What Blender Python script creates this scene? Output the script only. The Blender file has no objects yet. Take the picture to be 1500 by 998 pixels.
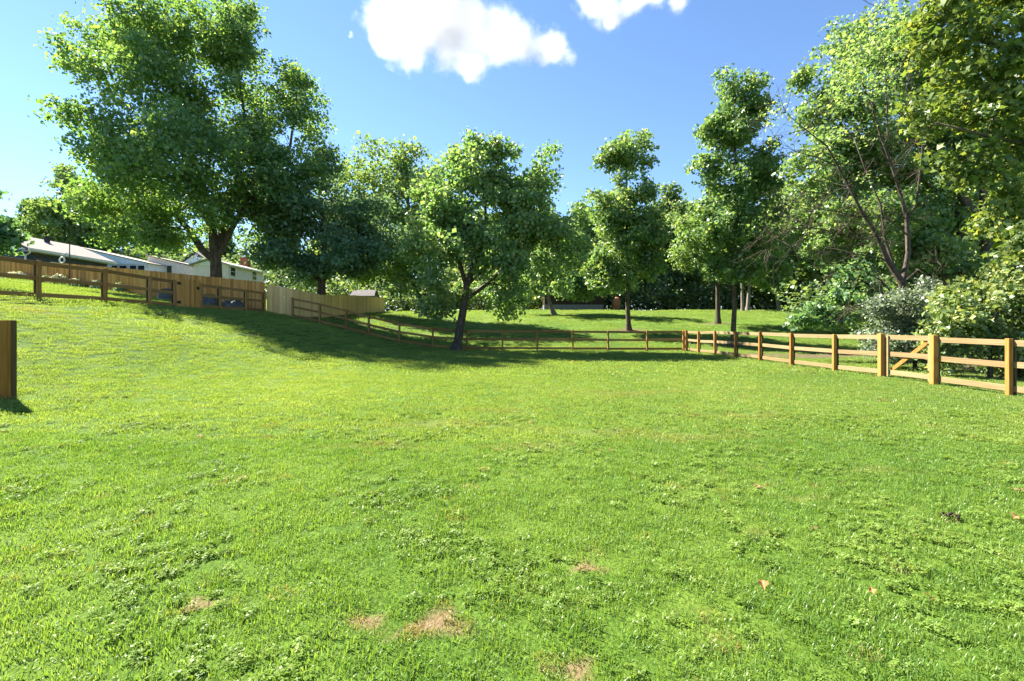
import bpy, math, random
import numpy as np
from mathutils import Vector, Matrix, noise as mnoise

S = bpy.context.scene
COL = S.collection
random.seed(7)
RNG = np.random.default_rng(11)
R = math.radians

# ------------------------------------------------------------------ camera, sky, sun, exposure
F = 667.0          # focal length in pixels of the 1500 px wide photograph
HZ = 479.0         # horizon row
CZ = 1.65          # eye height
cam = bpy.data.cameras.new("camera")
camo = bpy.data.objects.new("camera", cam)
COL.objects.link(camo)
cam.sensor_width = 36.0
cam.lens = 36.0 * F / 1500.0
cam.shift_y = (HZ - 499.0) / 1500.0
cam.clip_end = 20000
cam.clip_start = 0.05
camo.location = (0, 0, CZ)
camo.rotation_euler = (R(90), 0, 0)
S.camera = camo

SUN_EL = 46.0
SD = Vector((0.82, -0.57, 0)).normalized()          # horizontal travel of the light
world = bpy.data.worlds.new("World")
S.world = world
world.use_nodes = True
wn = world.node_tree
bg = wn.nodes["Background"]
sky = wn.nodes.new("ShaderNodeTexSky")
sky.sky_type = 'NISHITA'
sky.sun_disc = False
sky.sun_elevation = R(SUN_EL)
sky.sun_rotation = math.atan2(-SD.x, -SD.y)         # clockwise from +Y
sky.air_density = 0.95
sky.dust_density = 0.0
sky.ozone_density = 5.5
sky.altitude = 100
wn.links.new(sky.outputs[0], bg.inputs[0])
bg.inputs[1].default_value = 0.052

sun = bpy.data.lights.new("sun", 'SUN')
sun.energy = 5.0
sun.angle = R(0.53)
sun.color = (1.0, 0.93, 0.80)
suno = bpy.data.objects.new("sun", sun)
COL.objects.link(suno)
ce = math.cos(R(SUN_EL))
ldir = Vector((SD.x * ce, SD.y * ce, -math.sin(R(SUN_EL))))
suno.rotation_euler = ldir.to_track_quat('-Z', 'Y').to_euler()
suno.location = (-40, 40, 60)

S.view_settings.view_transform = 'Standard'
S.view_settings.look = 'None'
S.view_settings.gamma = 1
S.view_settings.use_curve_mapping = False
S.view_settings.exposure = 2.4
cy = S.cycles
cy.max_bounces = 24
cy.diffuse_bounces = 6
cy.glossy_bounces = 2
cy.transmission_bounces = 5
cy.volume_bounces = 24
cy.transparent_max_bounces = 8
cy.caustics_reflective = False
cy.caustics_refractive = False
cy.use_denoising = True
try:
    cy.denoiser = 'OPENIMAGEDENOISE'
    cy.denoising_input_passes = 'RGB_ALBEDO_NORMAL'
    cy.denoising_prefilter = 'ACCURATE'
except Exception:
    pass


def P(x, y, Y):
    """world point seen at photograph pixel (x, y) and depth Y"""
    return np.array(((x - 750.0) / F * Y, Y, CZ + (HZ - y) / F * Y))


# ------------------------------------------------------------------ terrain
_bx = np.array([-400, -120, -60, -45, -28, -20, -17, -16, -15, -13.1, -11.3, -9.8, -7.7, -5.4, -3, 0, 12, 14, 18, 25, 60, 400.])
_bz = np.array([16, 10, 7.2, 5.75, 3.95, 3.0, 2.65, 2.54, 2.33, 1.9, 1.45, 1.0, .5, .2, .06, 0, 0, -.05, -.1, .1, .6, 1.])
_hy = np.array([-100, 31, 33, 36, 40, 45, 50, 60, 75, 100, 300, 2000.])
_hz = np.array([0, 0, .12, .58, 1.4, 2.2, 2.9, 3.8, 4.35, 4.7, 6, 10.])


def gz(x, y):
    x = np.asarray(x, float); y = np.asarray(y, float)
    def B(t): return np.interp(t, _bx, _bz)
    b = (B(x - .8) + 2 * B(x - .4) + 2 * B(x) + 2 * B(x + .4) + B(x + .8)) / 8
    g = np.interp(y, [-20, 3, 8, 15, 18], [.2, .25, .40, .95, 1])
    near = np.clip((x + 17) / 8, 0, 1)
    b = b * (g * near + 1 - near + 0 * y)
    def H(t): return np.interp(t, _hy, _hz)
    h = (H(y - 1.5) + 2 * H(y - .75) + 2 * H(y) + 2 * H(y + .75) + H(y + 1.5)) / 8
    h = h * (1 - .78 * np.clip(b / 2.7, 0, 1))
    und = .035 * np.sin(x * .55 + 1.3 * np.sin(y * .21)) * np.sin(y * .43 + .5) + .012 * np.sin(x * 1.9 + y * 1.1)
    und = und * np.clip((y - 2) / 6, 0, 1)
    return b + h + und


def g1(x, y): return float(gz(x, y))


# bare straw patches in the lawn: pixel, radius in metres (x, y)
PATCH = []
for (px, py, rx, ry) in ((640, 916, .13, .09), (540, 912, .08, .05), (292, 887, .09, .05), (858, 832, .08, .05),
                         (838, 982, .09, .06), (1165, 732, .16, .07), (1110, 785, .12, .06),
                         (720, 600, .9, .25), (60, 490, .7, .4), (640, 622, 1.0, .25), (880, 632, .8, .22), (1010, 640, .7, .2), (560, 655, .6, .16), (770, 655, .5, .14), (930, 575, 1.4, .4), (1290, 690, .3, .12), (1080, 610, .9, .25)):
    Y = F * CZ / (py - HZ) if py > 530 else 14
    PATCH.append(((px - 750) / F * Y, Y, rx, ry))


def dryness(x, y):
    d = np.zeros_like(x)
    for i, (a, b, rx, ry) in enumerate(PATCH):
        k = np.sqrt(((x - a) / rx) ** 2 + ((y - b) / ry) ** 2)
        k = k * (1 + .35 * np.sin(3.1 * np.arctan2((y - b) / ry, (x - a) / rx) + i * 2.1) + .18 * np.sin(x * 61 + i) * np.sin(y * 53))
        amt = 1.0 if i < 5 else .2
        d = np.maximum(d, amt * np.clip(1.5 - k, 0, 1))
    return d


# ------------------------------------------------------------------ objects
def tag(o, label=None, cat=None, group=None, kind=None):
    if label: o["label"] = label
    if cat: o["category"] = cat
    if group: o["group"] = group
    if kind: o["kind"] = kind
    return o


def empty(name, loc, label=None, cat=None, group=None):
    o = bpy.data.objects.new(name, None)
    o.empty_display_size = .3
    COL.objects.link(o)
    o.location = [float(v) for v in loc]
    return tag(o, label, cat, group)


def np_mesh(name, v, f, mat=None, smooth=False):
    """mesh from arrays; faces are an (n,3) or (n,4) array or a list of lists"""
    me = bpy.data.meshes.new(name)
    v = np.asarray(v, np.float32)
    if isinstance(f, np.ndarray):
        n, k = f.shape
        me.vertices.add(len(v)); me.vertices.foreach_set("co", v.ravel())
        me.loops.add(n * k); me.loops.foreach_set("vertex_index", f.astype(np.int32).ravel())
        me.polygons.add(n)
        me.polygons.foreach_set("loop_start", np.arange(n, dtype=np.int32) * k)
        me.update(calc_edges=True)
    else:
        me.from_pydata([tuple(map(float, p)) for p in v], [], f)
        me.update()
    if smooth:
        me.polygons.foreach_set("use_smooth", np.ones(len(me.polygons), bool))
    if mat: me.materials.append(mat)
    return me


def obj(name, me, parent=None, loc=None):
    o = bpy.data.objects.new(name, me)
    COL.objects.link(o)
    if parent is not None: o.parent = parent
    if loc is not None: o.location = [float(q) for q in loc]
    return o


class MB:
    """collects simple solids in world coordinates"""
    def __init__(s): s.v = []; s.f = []

    def add(s, vs, fs):
        n = len(s.v); s.v += [tuple(map(float, p)) for p in vs]; s.f += [[i + n for i in q] for q in fs]; return s

    def box(s, c, size, rz=0.0):
        cx, cy, cz = c; a, b, h = size[0] / 2, size[1] / 2, size[2] / 2
        co, si = math.cos(rz), math.sin(rz)
        vs = []
        for dz in (-h, h):
            for dx, dy in ((-a, -b), (a, -b), (a, b), (-a, b)):
                vs.append((cx + dx * co - dy * si, cy + dx * si + dy * co, cz + dz))
        return s.add(vs, [[3, 2, 1, 0], [4, 5, 6, 7], [0, 1, 5, 4], [1, 2, 6, 5], [2, 3, 7, 6], [3, 0, 4, 7]])

    def beam(s, p0, p1, h, t, up=(0, 0, 1)):
        """board from p0 to p1, h tall, t thick"""
        p0 = Vector(p0); p1 = Vector(p1); d = (p1 - p0).normalized(); u = Vector(up)
        side = d.cross(u).normalized(); u = side.cross(d).normalized()
        vs = []
        for p in (p0, p1):
            for a, b in ((-1, -1), (1, -1), (1, 1), (-1, 1)):
                vs.append(p + side * (a * t / 2) + u * (b * h / 2))
        return s.add(vs, [[0, 1, 2, 3], [7, 6, 5, 4], [0, 4, 5, 1], [1, 5, 6, 2], [2, 6, 7, 3], [3, 7, 4, 0]])

    def tube(s, pts, rad, n=8, cap=True):
        pts = [Vector(p) for p in pts]; m = len(pts); base = len(s.v)
        if not hasattr(rad, '__len__'): rad = [rad] * m
        for i, p in enumerate(pts):
            d = (pts[min(i + 1, m - 1)] - pts[max(i - 1, 0)]).normalized()
            a = d.cross(Vector((0.13, 0.97, .2))).normalized(); b = d.cross(a)
            for k in range(n):
                t = 2 * math.pi * k / n
                s.v.append(tuple(p + (a * math.cos(t) + b * math.sin(t)) * rad[i]))
        for i in range(m - 1):
            for k in range(n):
                q = base + i * n + k; w = base + i * n + (k + 1) % n
                s.f.append([q, w, w + n, q + n])
        if cap:
            s.f.append([base + k for k in range(n)][::-1])
            s.f.append([base + (m - 1) * n + k for k in range(n)])
        return s

    def build(s, name, mat, parent=None, smooth=False, bevel=0):
        off = Vector((0, 0, 0)); q = parent
        while q is not None: off += q.location; q = q.parent
        v = np.array(s.v, np.float32) - np.array(off, np.float32)
        me = np_mesh(name, v, s.f, mat, smooth)
        o = obj(name, me, parent)
        if bevel:
            md = o.modifiers.new("bevel", 'BEVEL'); md.width = bevel; md.segments = 1
        return o


# ------------------------------------------------------------------ materials
def new_mat(name):
    m = bpy.data.materials.new(name); m.use_nodes = True
    nt = m.node_tree; nt.nodes.clear()
    out = nt.nodes.new("ShaderNodeOutputMaterial")
    return m, nt, out


def N(nt, typ, **kw):
    n = nt.nodes.new(typ)
    for k, v in kw.items():
        if k.startswith("i_"):
            n.inputs[k[2:].replace("_", " ")].default_value = v
        else: setattr(n, k, v)
    return n


def ramp(nt, src, stops):
    r = nt.nodes.new("ShaderNodeValToRGB")
    e = r.color_ramp.elements
    while len(e) < len(stops): e.new(.5)
    for q, (p, c) in zip(e, stops):
        q.position = p; q.color = (*c, 1)
    nt.links.new(src, r.inputs[0])
    return r.outputs[0]


def mixc(nt, fac, a, b, mode='MIX'):
    m = nt.nodes.new("ShaderNodeMix"); m.data_type = 'RGBA'; m.blend_type = mode
    for s_, v in ((0, fac), (6, a), (7, b)):
        if hasattr(v, 'links'): nt.links.new(v, m.inputs[s_])
        else: m.inputs[s_].default_value = v if s_ == 0 else (*v, 1)
    return m.outputs[2]


def math_n(nt, op, a, b=None, c=None):
    m = nt.nodes.new("ShaderNodeMath"); m.operation = op
    for i, v in enumerate((a, b, c)):
        if v is None: continue
        if hasattr(v, 'links'): nt.links.new(v, m.inputs[i])
        else: m.inputs[i].default_value = v
    return m.outputs[0]


def noise_n(nt, vec, scale, detail=4, rough=.55, vscale=None):
    n = nt.nodes.new("ShaderNodeTexNoise")
    n.inputs["Scale"].default_value = scale; n.inputs["Detail"].default_value = detail
    n.inputs["Roughness"].default_value = rough
    if vscale:
        mp = nt.nodes.new("ShaderNodeMapping"); mp.inputs["Scale"].default_value = vscale
        nt.links.new(vec, mp.inputs[0]); vec = mp.outputs[0]
    nt.links.new(vec, n.inputs["Vector"])
    return n.outputs["Fac"]


def leaf_mat(name, lo, mid, hi, trans=.42, trans_tint=(1.2, 1.12, .55), gloss=.03, vary=.25):
    m, nt, out = new_mat(name)
    at = N(nt, "ShaderNodeAttribute", attribute_name="tint")
    oi = N(nt, "ShaderNodeObjectInfo")
    f = math_n(nt, 'ADD', at.outputs["Fac"], math_n(nt, 'MULTIPLY', math_n(nt, 'SUBTRACT', oi.outputs["Random"], .5), vary))
    col = ramp(nt, f, [(0, lo), (.5, mid), (.97, hi)])
    tcol = mixc(nt, 1.0, col, trans_tint, 'MULTIPLY')
    d = N(nt, "ShaderNodeBsdfDiffuse"); nt.links.new(col, d.inputs[0])
    t = N(nt, "ShaderNodeBsdfTranslucent"); nt.links.new(tcol, t.inputs[0])
    mx = N(nt, "ShaderNodeMixShader"); mx.inputs[0].default_value = trans
    nt.links.new(d.outputs[0], mx.inputs[1]); nt.links.new(t.outputs[0], mx.inputs[2])
    g = N(nt, "ShaderNodeBsdfGlossy"); g.inputs["Roughness"].default_value = .42
    g.inputs["Color"].default_value = (1, 1, 1, 1)
    m2 = N(nt, "ShaderNodeMixShader"); m2.inputs[0].default_value = gloss
    nt.links.new(mx.outputs[0], m2.inputs[1]); nt.links.new(g.outputs[0], m2.inputs[2])
    nt.links.new(m2.outputs[0], out.inputs[0])
    return m


def rough_mat(name, stops, vscale=(6, 6, 6), detail=5, rough=.8, bump=.3, bscale=1.0, objrand=0.0, spec=.2, blot=None):
    m, nt, out = new_mat(name)
    tc = N(nt, "ShaderNodeTexCoord")
    oi = N(nt, "ShaderNodeObjectInfo")
    vec = tc.outputs["Object"]
    ad = N(nt, "ShaderNodeVectorMath", operation='ADD')
    sc = N(nt, "ShaderNodeVectorMath", operation='SCALE'); sc.inputs[0].default_value = (37, 53, 71)
    nt.links.new(oi.outputs["Random"], sc.inputs["Scale"])
    nt.links.new(vec, ad.inputs[0]); nt.links.new(sc.outputs[0], ad.inputs[1])
    vec = ad.outputs[0]
    f = noise_n(nt, vec, 1.0, detail, .6, vscale)
    f2 = f
    if objrand:
        f2 = math_n(nt, 'ADD', f, math_n(nt, 'MULTIPLY', math_n(nt, 'SUBTRACT', oi.outputs["Random"], .5), objrand))
    col = ramp(nt, f2, stops)
    if blot:
        b = noise_n(nt, vec, blot[0], 3)
        bf = ramp(nt, b, [(blot[1], (0, 0, 0)), (blot[1] + .12, (1, 1, 1))])
        col = mixc(nt, bf, col, blot[2])
    p = N(nt, "ShaderNodeBsdfPrincipled")
    p.inputs["Roughness"].default_value = rough
    p.inputs["Specular IOR Level"].default_value = spec
    nt.links.new(col, p.inputs["Base Color"])
    if bump:
        bn = N(nt, "ShaderNodeBump"); bn.inputs["Strength"].default_value = bump; bn.inputs["Distance"].default_value = .02 * bscale
        nt.links.new(f, bn.inputs["Height"]); nt.links.new(bn.outputs[0], p.inputs["Normal"])
    nt.links.new(p.outputs[0], out.inputs[0])
    return m


def flat_mat(name, col, rough=.6, metal=0.0, spec=.4):
    m, nt, out = new_mat(name)
    tc = N(nt, "ShaderNodeTexCoord")
    f = noise_n(nt, tc.outputs["Object"], 3.0, 4)
    c = ramp(nt, f, [(.3, tuple(v * .86 for v in col)), (.7, tuple(min(1, v * 1.08) for v in col))])
    p = N(nt, "ShaderNodeBsdfPrincipled")
    p.inputs["Roughness"].default_value = rough; p.inputs["Metallic"].default_value = metal
    p.inputs["Specular IOR Level"].default_value = spec
    nt.links.new(c, p.inputs["Base Color"]); nt.links.new(p.outputs[0], out.inputs[0])
    return m


M = {}
M['rail'] = rough_mat("rail wood", [(.25, (.165, .104, .046)), (.5, (.222, .158, .078)), (.75, (.275, .205, .112))], (1.2, 1.2, 34), bump=.25, objrand=.2, blot=(1.1, .66, (.20, .112, .036)))
M['post'] = rough_mat("stained post wood", [(.25, (.20, .088, .017)), (.5, (.31, .147, .034)), (.75, (.39, .20, .056))], (30, 30, 1.6), bump=.3, objrand=.3)
M['weathered'] = rough_mat("weathered fence wood", [(.25, (.17, .088, .028)), (.5, (.26, .14, .048)), (.75, (.34, .195, .07))], (2, 2, 30), bump=.3, objrand=.3)
M['wpost'] = rough_mat("weathered post wood", [(.25, (.19, .095, .03)), (.5, (.29, .155, .05)), (.75, (.36, .21, .08))], (26, 26, 1.5), bump=.3, objrand=.3)
M['darkpost'] = rough_mat("dark brown stained wood", [(.25, (.16, .066, .011)), (.5, (.25, .11, .02)), (.75, (.33, .16, .035))], (22, 22, 1.2), bump=.3)
M['backing'] = rough_mat("shade-toned backing wood", [(.3, (.05, .035, .015)), (.7, (.11, .075, .035))], (26, 26, 1.5), objrand=.2)  # deep shade put into the colour, for narrow strips beside posts and boards
M['board'] = rough_mat("stained fence board", [(.2, (.36, .15, .035)), (.5, (.50, .235, .06)), (.8, (.62, .33, .10))], (22, 22, 1.2), bump=.25, objrand=.55)
M['tan'] = rough_mat("bare fence board", [(.2, (.52, .32, .12)), (.5, (.67, .44, .18)), (.8, (.76, .54, .25))], (22, 22, 1.0), bump=.25, objrand=.4)
M['bark'] = rough_mat("bark", [(.3, (.035, .026, .019)), (.55, (.085, .066, .048)), (.75, (.15, .12, .09))], (9, 9, 2.2), bump=.9, bscale=3)
M['pale_bark'] = rough_mat("pale bark", [(.3, (.10, .08, .06)), (.55, (.20, .17, .135)), (.75, (.30, .26, .21))], (9, 9, 2.2), bump=.8, bscale=3)
M['dead'] = rough_mat("dead wood", [(.3, (.04, .03, .022)), (.55, (.08, .061, .047)), (.75, (.14, .112, .088))], (7, 7, 2.5), bump=.7, bscale=2)
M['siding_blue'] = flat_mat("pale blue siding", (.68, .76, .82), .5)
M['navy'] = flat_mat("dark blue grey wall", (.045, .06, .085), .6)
M['cream'] = flat_mat("cream siding", (.70, .62, .55), .6)
M['white'] = flat_mat("white trim paint", (.66, .66, .64), .45)
M['roof'] = rough_mat("grey shingles", [(.3, (.10, .091, .09)), (.7, (.165, .152, .149))], (3, 3, 9), rough=.9, bump=.4)
M['roof_pale'] = rough_mat("pale shingles", [(.3, (.20, .185, .16)), (.7, (.28, .26, .22))], (3, 3, 9), rough=.9, bump=.4)
M['glass'] = flat_mat("dark window glass", (.02, .03, .035), .08, spec=.8)
M['black'] = flat_mat("black iron", (.012, .012, .013), .5)
M['brick'] = rough_mat("red brick", [(.3, (.20, .06, .045)), (.7, (.33, .12, .08))], (5, 5, 16), rough=.9)
M['brown_wall'] = rough_mat("brown boards", [(.3, (.028, .017, .012)), (.7, (.06, .036, .024))], (1, 1, 14), rough=.9)  # darkened so the colour itself carries the shade under the trees
M['stone'] = rough_mat("pale stone", [(.3, (.13, .125, .115)), (.7, (.24, .235, .215))], (5, 5, 5), rough=.9, bump=.6)
M['tarp'] = rough_mat("blue grey tarpaulin", [(.3, (.024, .020, .014)), (.7, (.062, .054, .040))], (3, 3, 3), rough=.45, spec=.5)
M['wire'] = flat_mat("galvanised wire", (.10, .10, .095), .5, .6)
M['soil'] = rough_mat("dark soil", [(.3, (.018, .013, .009)), (.7, (.05, .037, .025))], (30, 30, 30), bump=.8)
M['dryleaf'] = rough_mat("dry leaf", [(.3, (.28, .10, .035)), (.7, (.48, .22, .09))], (25, 25, 25), bump=.3)
M['hostas'] = leaf_mat("pale hydrangea flower", (.45, .42, .26), (.62, .58, .38), (.75, .70, .48), trans=.3, trans_tint=(1, 1, .8))

#                         low                mid                high
M['maple'] = leaf_mat("silver maple leaf", (.075, .165, .065), (.14, .25, .095), (.26, .35, .12), trans=.54, trans_tint=(1.3, 1.25, .5), gloss=.03)
M['darkleaf'] = leaf_mat("dark broad leaf", (0.052, 0.129, 0.058), (0.099, 0.210, 0.089), (0.213, 0.322, 0.118), trans=.52, gloss=.03)
M['bright'] = leaf_mat("bright yellow green leaf", (.095, .195, .07), (.19, .295, .11), (.37, .42, .18), trans=.54, trans_tint=(1.12, 1.2, .6), gloss=.03)
M['tulip'] = leaf_mat("mid green leaf", (0.091, 0.183, 0.062), (0.165, 0.278, 0.100), (0.330, 0.407, 0.158), trans=.52, gloss=.03)
M['wood'] = leaf_mat("woodland leaf", (0.064, 0.129, 0.050), (0.123, 0.205, 0.079), (0.246, 0.316, 0.119), trans=.5, gloss=.025, vary=.5)
M['nearleaf'] = leaf_mat("large near leaf", (0.071, 0.134, 0.040), (0.155, 0.222, 0.064), (0.348, 0.375, 0.116), trans=.54, trans_tint=(1.3, 1.2, .45), gloss=.02)
M['sage'] = leaf_mat("grey green shrub leaf", (.10, .14, .085), (.21, .26, .17), (.36, .41, .30), trans=.4, trans_tint=(1, 1.05, .75), gloss=.04)
M['vine'] = leaf_mat("yellow green vine leaf", (0.077, 0.140, 0.050), (0.167, 0.240, 0.083), (0.348, 0.387, 0.144), trans=.48, gloss=.03)
M['bluegreen'] = leaf_mat("blue green leaf", (0.091, 0.176, 0.103), (0.167, 0.270, 0.151), (0.284, 0.375, 0.207), trans=.5, gloss=.02)


def ground_mat():
    m, nt, out = new_mat("lawn soil and thatch")
    geo = N(nt, "ShaderNodeNewGeometry"); pos = geo.outputs["Position"]
    big = noise_n(nt, pos, .22, 4); midn = noise_n(nt, pos, 1.3, 5, .6); fine = noise_n(nt, pos, 55, 4, .7, (1, .6, 1))
    c1 = ramp(nt, math_n(nt, 'ADD', math_n(nt, 'MULTIPLY', big, .55), math_n(nt, 'MULTIPLY', midn, .45)),
              [(.36, (.050, .105, .014)), (.5, (.085, .15, .018)), (.64, (.135, .185, .03))])
    c2 = ramp(nt, fine, [(.3, (.35, .42, .35)), (.6, (1.0, 1.0, 1.0)), (.8, (1.5, 1.45, 1.2))])
    c = mixc(nt, 1.0, c1, c2, 'MULTIPLY')
    dry = N(nt, "ShaderNodeAttribute", attribute_name="dry")
    c = mixc(nt, dry.outputs["Fac"], c, mixc(nt, fine, (.08, .052, .028), (.24, .18, .095)))
    dirt = N(nt, "ShaderNodeAttribute", attribute_name="dirt")
    dn = math_n(nt, 'MULTIPLY', dirt.outputs["Fac"], math_n(nt, 'ADD', .45, midn))
    c = mixc(nt, dn, c, mixc(nt, fine, (.045, .03, .02), (.17, .12, .085)))
    p = N(nt, "ShaderNodeBsdfPrincipled"); p.inputs["Roughness"].default_value = .95
    p.inputs["Specular IOR Level"].default_value = .1
    nt.links.new(c, p.inputs["Base Color"])
    b = N(nt, "ShaderNodeBump"); b.inputs["Strength"].default_value = .8; b.inputs["Distance"].default_value = .03
    nt.links.new(fine, b.inputs["Height"]); nt.links.new(b.outputs[0], p.inputs["Normal"])
    nt.links.new(p.outputs[0], out.inputs[0])
    return m


def grass_mat(name, lo, mid, hi, trans=.5, gloss=.02):
    """per-blade tint attribute on the tuft, per-tuft 'dry' amount, and broad colour drift over the lawn"""
    m, nt, out = new_mat(name)
    geo = N(nt, "ShaderNodeNewGeometry"); pos = geo.outputs["Position"]
    at = N(nt, "ShaderNodeAttribute", attribute_name="tint")
    dry = N(nt, "ShaderNodeAttribute", attribute_name="dry"); dry.attribute_type = 'INSTANCER'
    big = noise_n(nt, pos, .25, 4); md = noise_n(nt, pos, 1.6, 4)
    f = math_n(nt, 'ADD', math_n(nt, 'MULTIPLY', at.outputs["Fac"], .55),
               math_n(nt, 'ADD', math_n(nt, 'MULTIPLY', math_n(nt, 'SUBTRACT', big, .27), .55),
                      math_n(nt, 'MULTIPLY', math_n(nt, 'SUBTRACT', md, .4), .5)))
    col = ramp(nt, f, [(.08, lo), (.45, mid), (.9, hi)])
    straw = ramp(nt, at.outputs["Fac"], [(0, (.15, .10, .045)), (.6, (.29, .215, .10)), (1, (.43, .35, .18))])
    col = mixc(nt, dry.outputs["Fac"], col, straw)
    d = N(nt, "ShaderNodeBsdfDiffuse"); nt.links.new(col, d.inputs[0])
    t = N(nt, "ShaderNodeBsdfTranslucent"); nt.links.new(mixc(nt, 1.0, col, (1.35, 1.25, .5), 'MULTIPLY'), t.inputs[0])
    mx = N(nt, "ShaderNodeMixShader"); mx.inputs[0].default_value = trans
    nt.links.new(d.outputs[0], mx.inputs[1]); nt.links.new(t.outputs[0], mx.inputs[2])
    g = N(nt, "ShaderNodeBsdfGlossy"); g.inputs["Roughness"].default_value = .38
    m2 = N(nt, "ShaderNodeMixShader"); m2.inputs[0].default_value = gloss
    nt.links.new(mx.outputs[0], m2.inputs[1]); nt.links.new(g.outputs[0], m2.inputs[2])
    nt.links.new(m2.outputs[0], out.inputs[0])
    return m


M['ground'] = ground_mat()
M['grass'] = grass_mat("grass blade", (.064, .155, .030), (.135, .242, .048), (.27, .35, .11))
M['grass_far'] = grass_mat("distant grass blade", (.085, .17, .036), (.18, .27, .068), (.32, .375, .135))
M['clover'] = grass_mat("clover leaf", (.085, .165, .03), (.145, .235, .042), (.25, .315, .085), trans=.45, gloss=.012)

# ------------------------------------------------------------------ ground sheet
def lines(segs):
    out = []
    for a, b, st in segs:
        n = max(1, int(round((b - a) / st)))
        out += list(np.linspace(a, b, n, endpoint=False))
    out.append(segs[-1][1])
    return np.array(out)


gx = lines([(-600, -120, 60), (-120, -60, 10), (-60, -20, 1.5), (-20, -8, .35), (-8, -3, .2), (-3, 4, .05), (4, 8, .2), (8, 22, .5), (22, 60, 3), (60, 120, 10), (120, 600, 60)])
gy = lines([(-60, -5, 8), (-5, 1.6, 1.2), (1.6, 4.2, .05), (4.2, 9, .15), (9, 20, .5), (20, 64, .6), (64, 110, 3), (110, 300, 20), (300, 2400, 200)])
GX, GY = np.meshgrid(gx, gy)
GZ = gz(GX, GY)
nx, ny = len(gx), len(gy)
idx = np.arange(nx * ny).reshape(ny, nx)
fq = np.stack([idx[:-1, :-1], idx[:-1, 1:], idx[1:, 1:], idx[1:, :-1]], -1).reshape(-1, 4)
gm = np_mesh("ground", np.stack([GX, GY, GZ], -1).reshape(-1, 3), fq, M['ground'], True)
ad = gm.attributes.new("dry", 'FLOAT', 'POINT'); ad.data.foreach_set("value", dryness(GX.ravel(), GY.ravel()).astype(np.float32))


def dirt_amt(x, y):
    """leaf litter under the trees beyond the right fence, under the wood and round the fence feet"""
    a = np.clip(1 - np.sqrt(((x - 17.5) / 6.5) ** 2 + ((y - 27.5) / 2.6) ** 2), 0, 1) * 2.5
    b = np.clip((y - (63 + .04 * x)) / 4, 0, 1)
    c = np.clip(1 - np.sqrt(((x - 24) / 9) ** 2 + ((y - 18) / 9) ** 2), 0, 1) * 2
    d = np.clip(1 - np.hypot(x + 3.75, y - 30.2) / .9, 0, 1) * 1.5
    for (tx, ty) in ((10.2, 40), (19.8, 44), (16.6, 34.2)):
        d = np.maximum(d, np.clip(1 - np.hypot((x - tx) / 2.2, y - ty), 0, 1) * 1.3)
    return np.clip(np.maximum.reduce([a, b, c, d]), 0, 1)


ad = gm.attributes.new("dirt", 'FLOAT', 'POINT'); ad.data.foreach_set("value", dirt_amt(GX.ravel(), GY.ravel()).astype(np.float32))
go = obj("ground", gm); tag(go, kind="structure")


# ------------------------------------------------------------------ grass
def blade_tuft(name, n, rad, h0, h1, w, mat, lean=.6, segs=2, seed=0):
    r = np.random.default_rng(seed)
    V = []; T = []; tint = []
    a = r.uniform(0, 2 * math.pi, n); q = rad * np.sqrt(r.uniform(0, 1, n))
    h = r.uniform(h0, h1, n); ln = np.abs(r.normal(0, lean, n)); az = r.uniform(0, 2 * math.pi, n)
    tt = np.clip(r.normal(.5, .22, n), 0, 1)
    for i in range(n):
        bx, by = q[i] * math.cos(a[i]), q[i] * math.sin(a[i])
        dx, dy = math.cos(az[i]), math.sin(az[i]); sx, sy = -dy, dx
        ww = w * r.uniform(.7, 1.3)
        k = len(V)
        pts = []
        ang = ln[i] * .5; x = 0; z = -0.006
        for s_ in range(segs + 1):
            pts.append((x, z))
            st = h[i] / segs
            x += math.sin(ang) * st; z += math.cos(ang) * st; ang = min(ang + ln[i] * .55, 1.9)
        for s_, (x, z) in enumerate(pts):
            if s_ == segs:
                V.append((bx + dx * x, by + dy * x, z))
            else:
                hw = ww * .5 * (1 - .25 * s_ / segs)
                V.append((bx + dx * x + sx * hw, by + dy * x + sy * hw, z)); V.append((bx + dx * x - sx * hw, by + dy * x - sy * hw, z))
        for s_ in range(segs - 1):
            o_ = k + 2 * s_
            T.append((o_, o_ + 1, o_ + 3)); T.append((o_, o_ + 3, o_ + 2)); tint += [tt[i]] * 2
        o_ = k + 2 * (segs - 1)
        T.append((o_, o_ + 1, o_ + 2)); tint.append(tt[i])
    me = np_mesh(name, np.array(V), np.array(T), mat)
    at = me.attributes.new("tint", 'FLOAT', 'FACE'); at.data.foreach_set("value", np.array(tint, np.float32))
    return me


def clover_tuft(name, n, rad, seed):
    r = np.random.default_rng(seed); V = []; T = []; tint = []
    for i in range(n):
        a = r.uniform(0, 6.283); q = rad * math.sqrt(r.uniform()); cx, cy = q * math.cos(a), q * math.sin(a); cz = r.uniform(.02, .055)
        s_ = r.uniform(.007, .013); t0 = r.uniform(0, 6.283); tl = r.normal(0, .35); tl2 = r.normal(0, .35); tt = float(np.clip(r.normal(.55, .22), 0, 1))
        for l in range(3):
            t = t0 + l * 2.094
            k = len(V)
            for (u, v_) in ((0, 0), (.8, .55), (1.5, .5), (1.7, 0), (1.5, -.5), (.8, -.55)):
                x = s_ * (u * math.cos(t) - v_ * math.sin(t)); y = s_ * (u * math.sin(t) + v_ * math.cos(t))
                V.append((cx + x, cy + y, cz + x * tl + y * tl2 - abs(u) * .15 * s_))
            for f_ in ((0, 1, 2), (0, 2, 3), (0, 3, 4), (0, 4, 5)):
                T.append(tuple(k + j for j in f_)); tint.append(tt)
    me = np_mesh(name, np.array(V), np.array(T), M['clover'])
    at = me.attributes.new("tint", 'FLOAT', 'FACE'); at.data.foreach_set("value", np.array(tint, np.float32))
    return me


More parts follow.
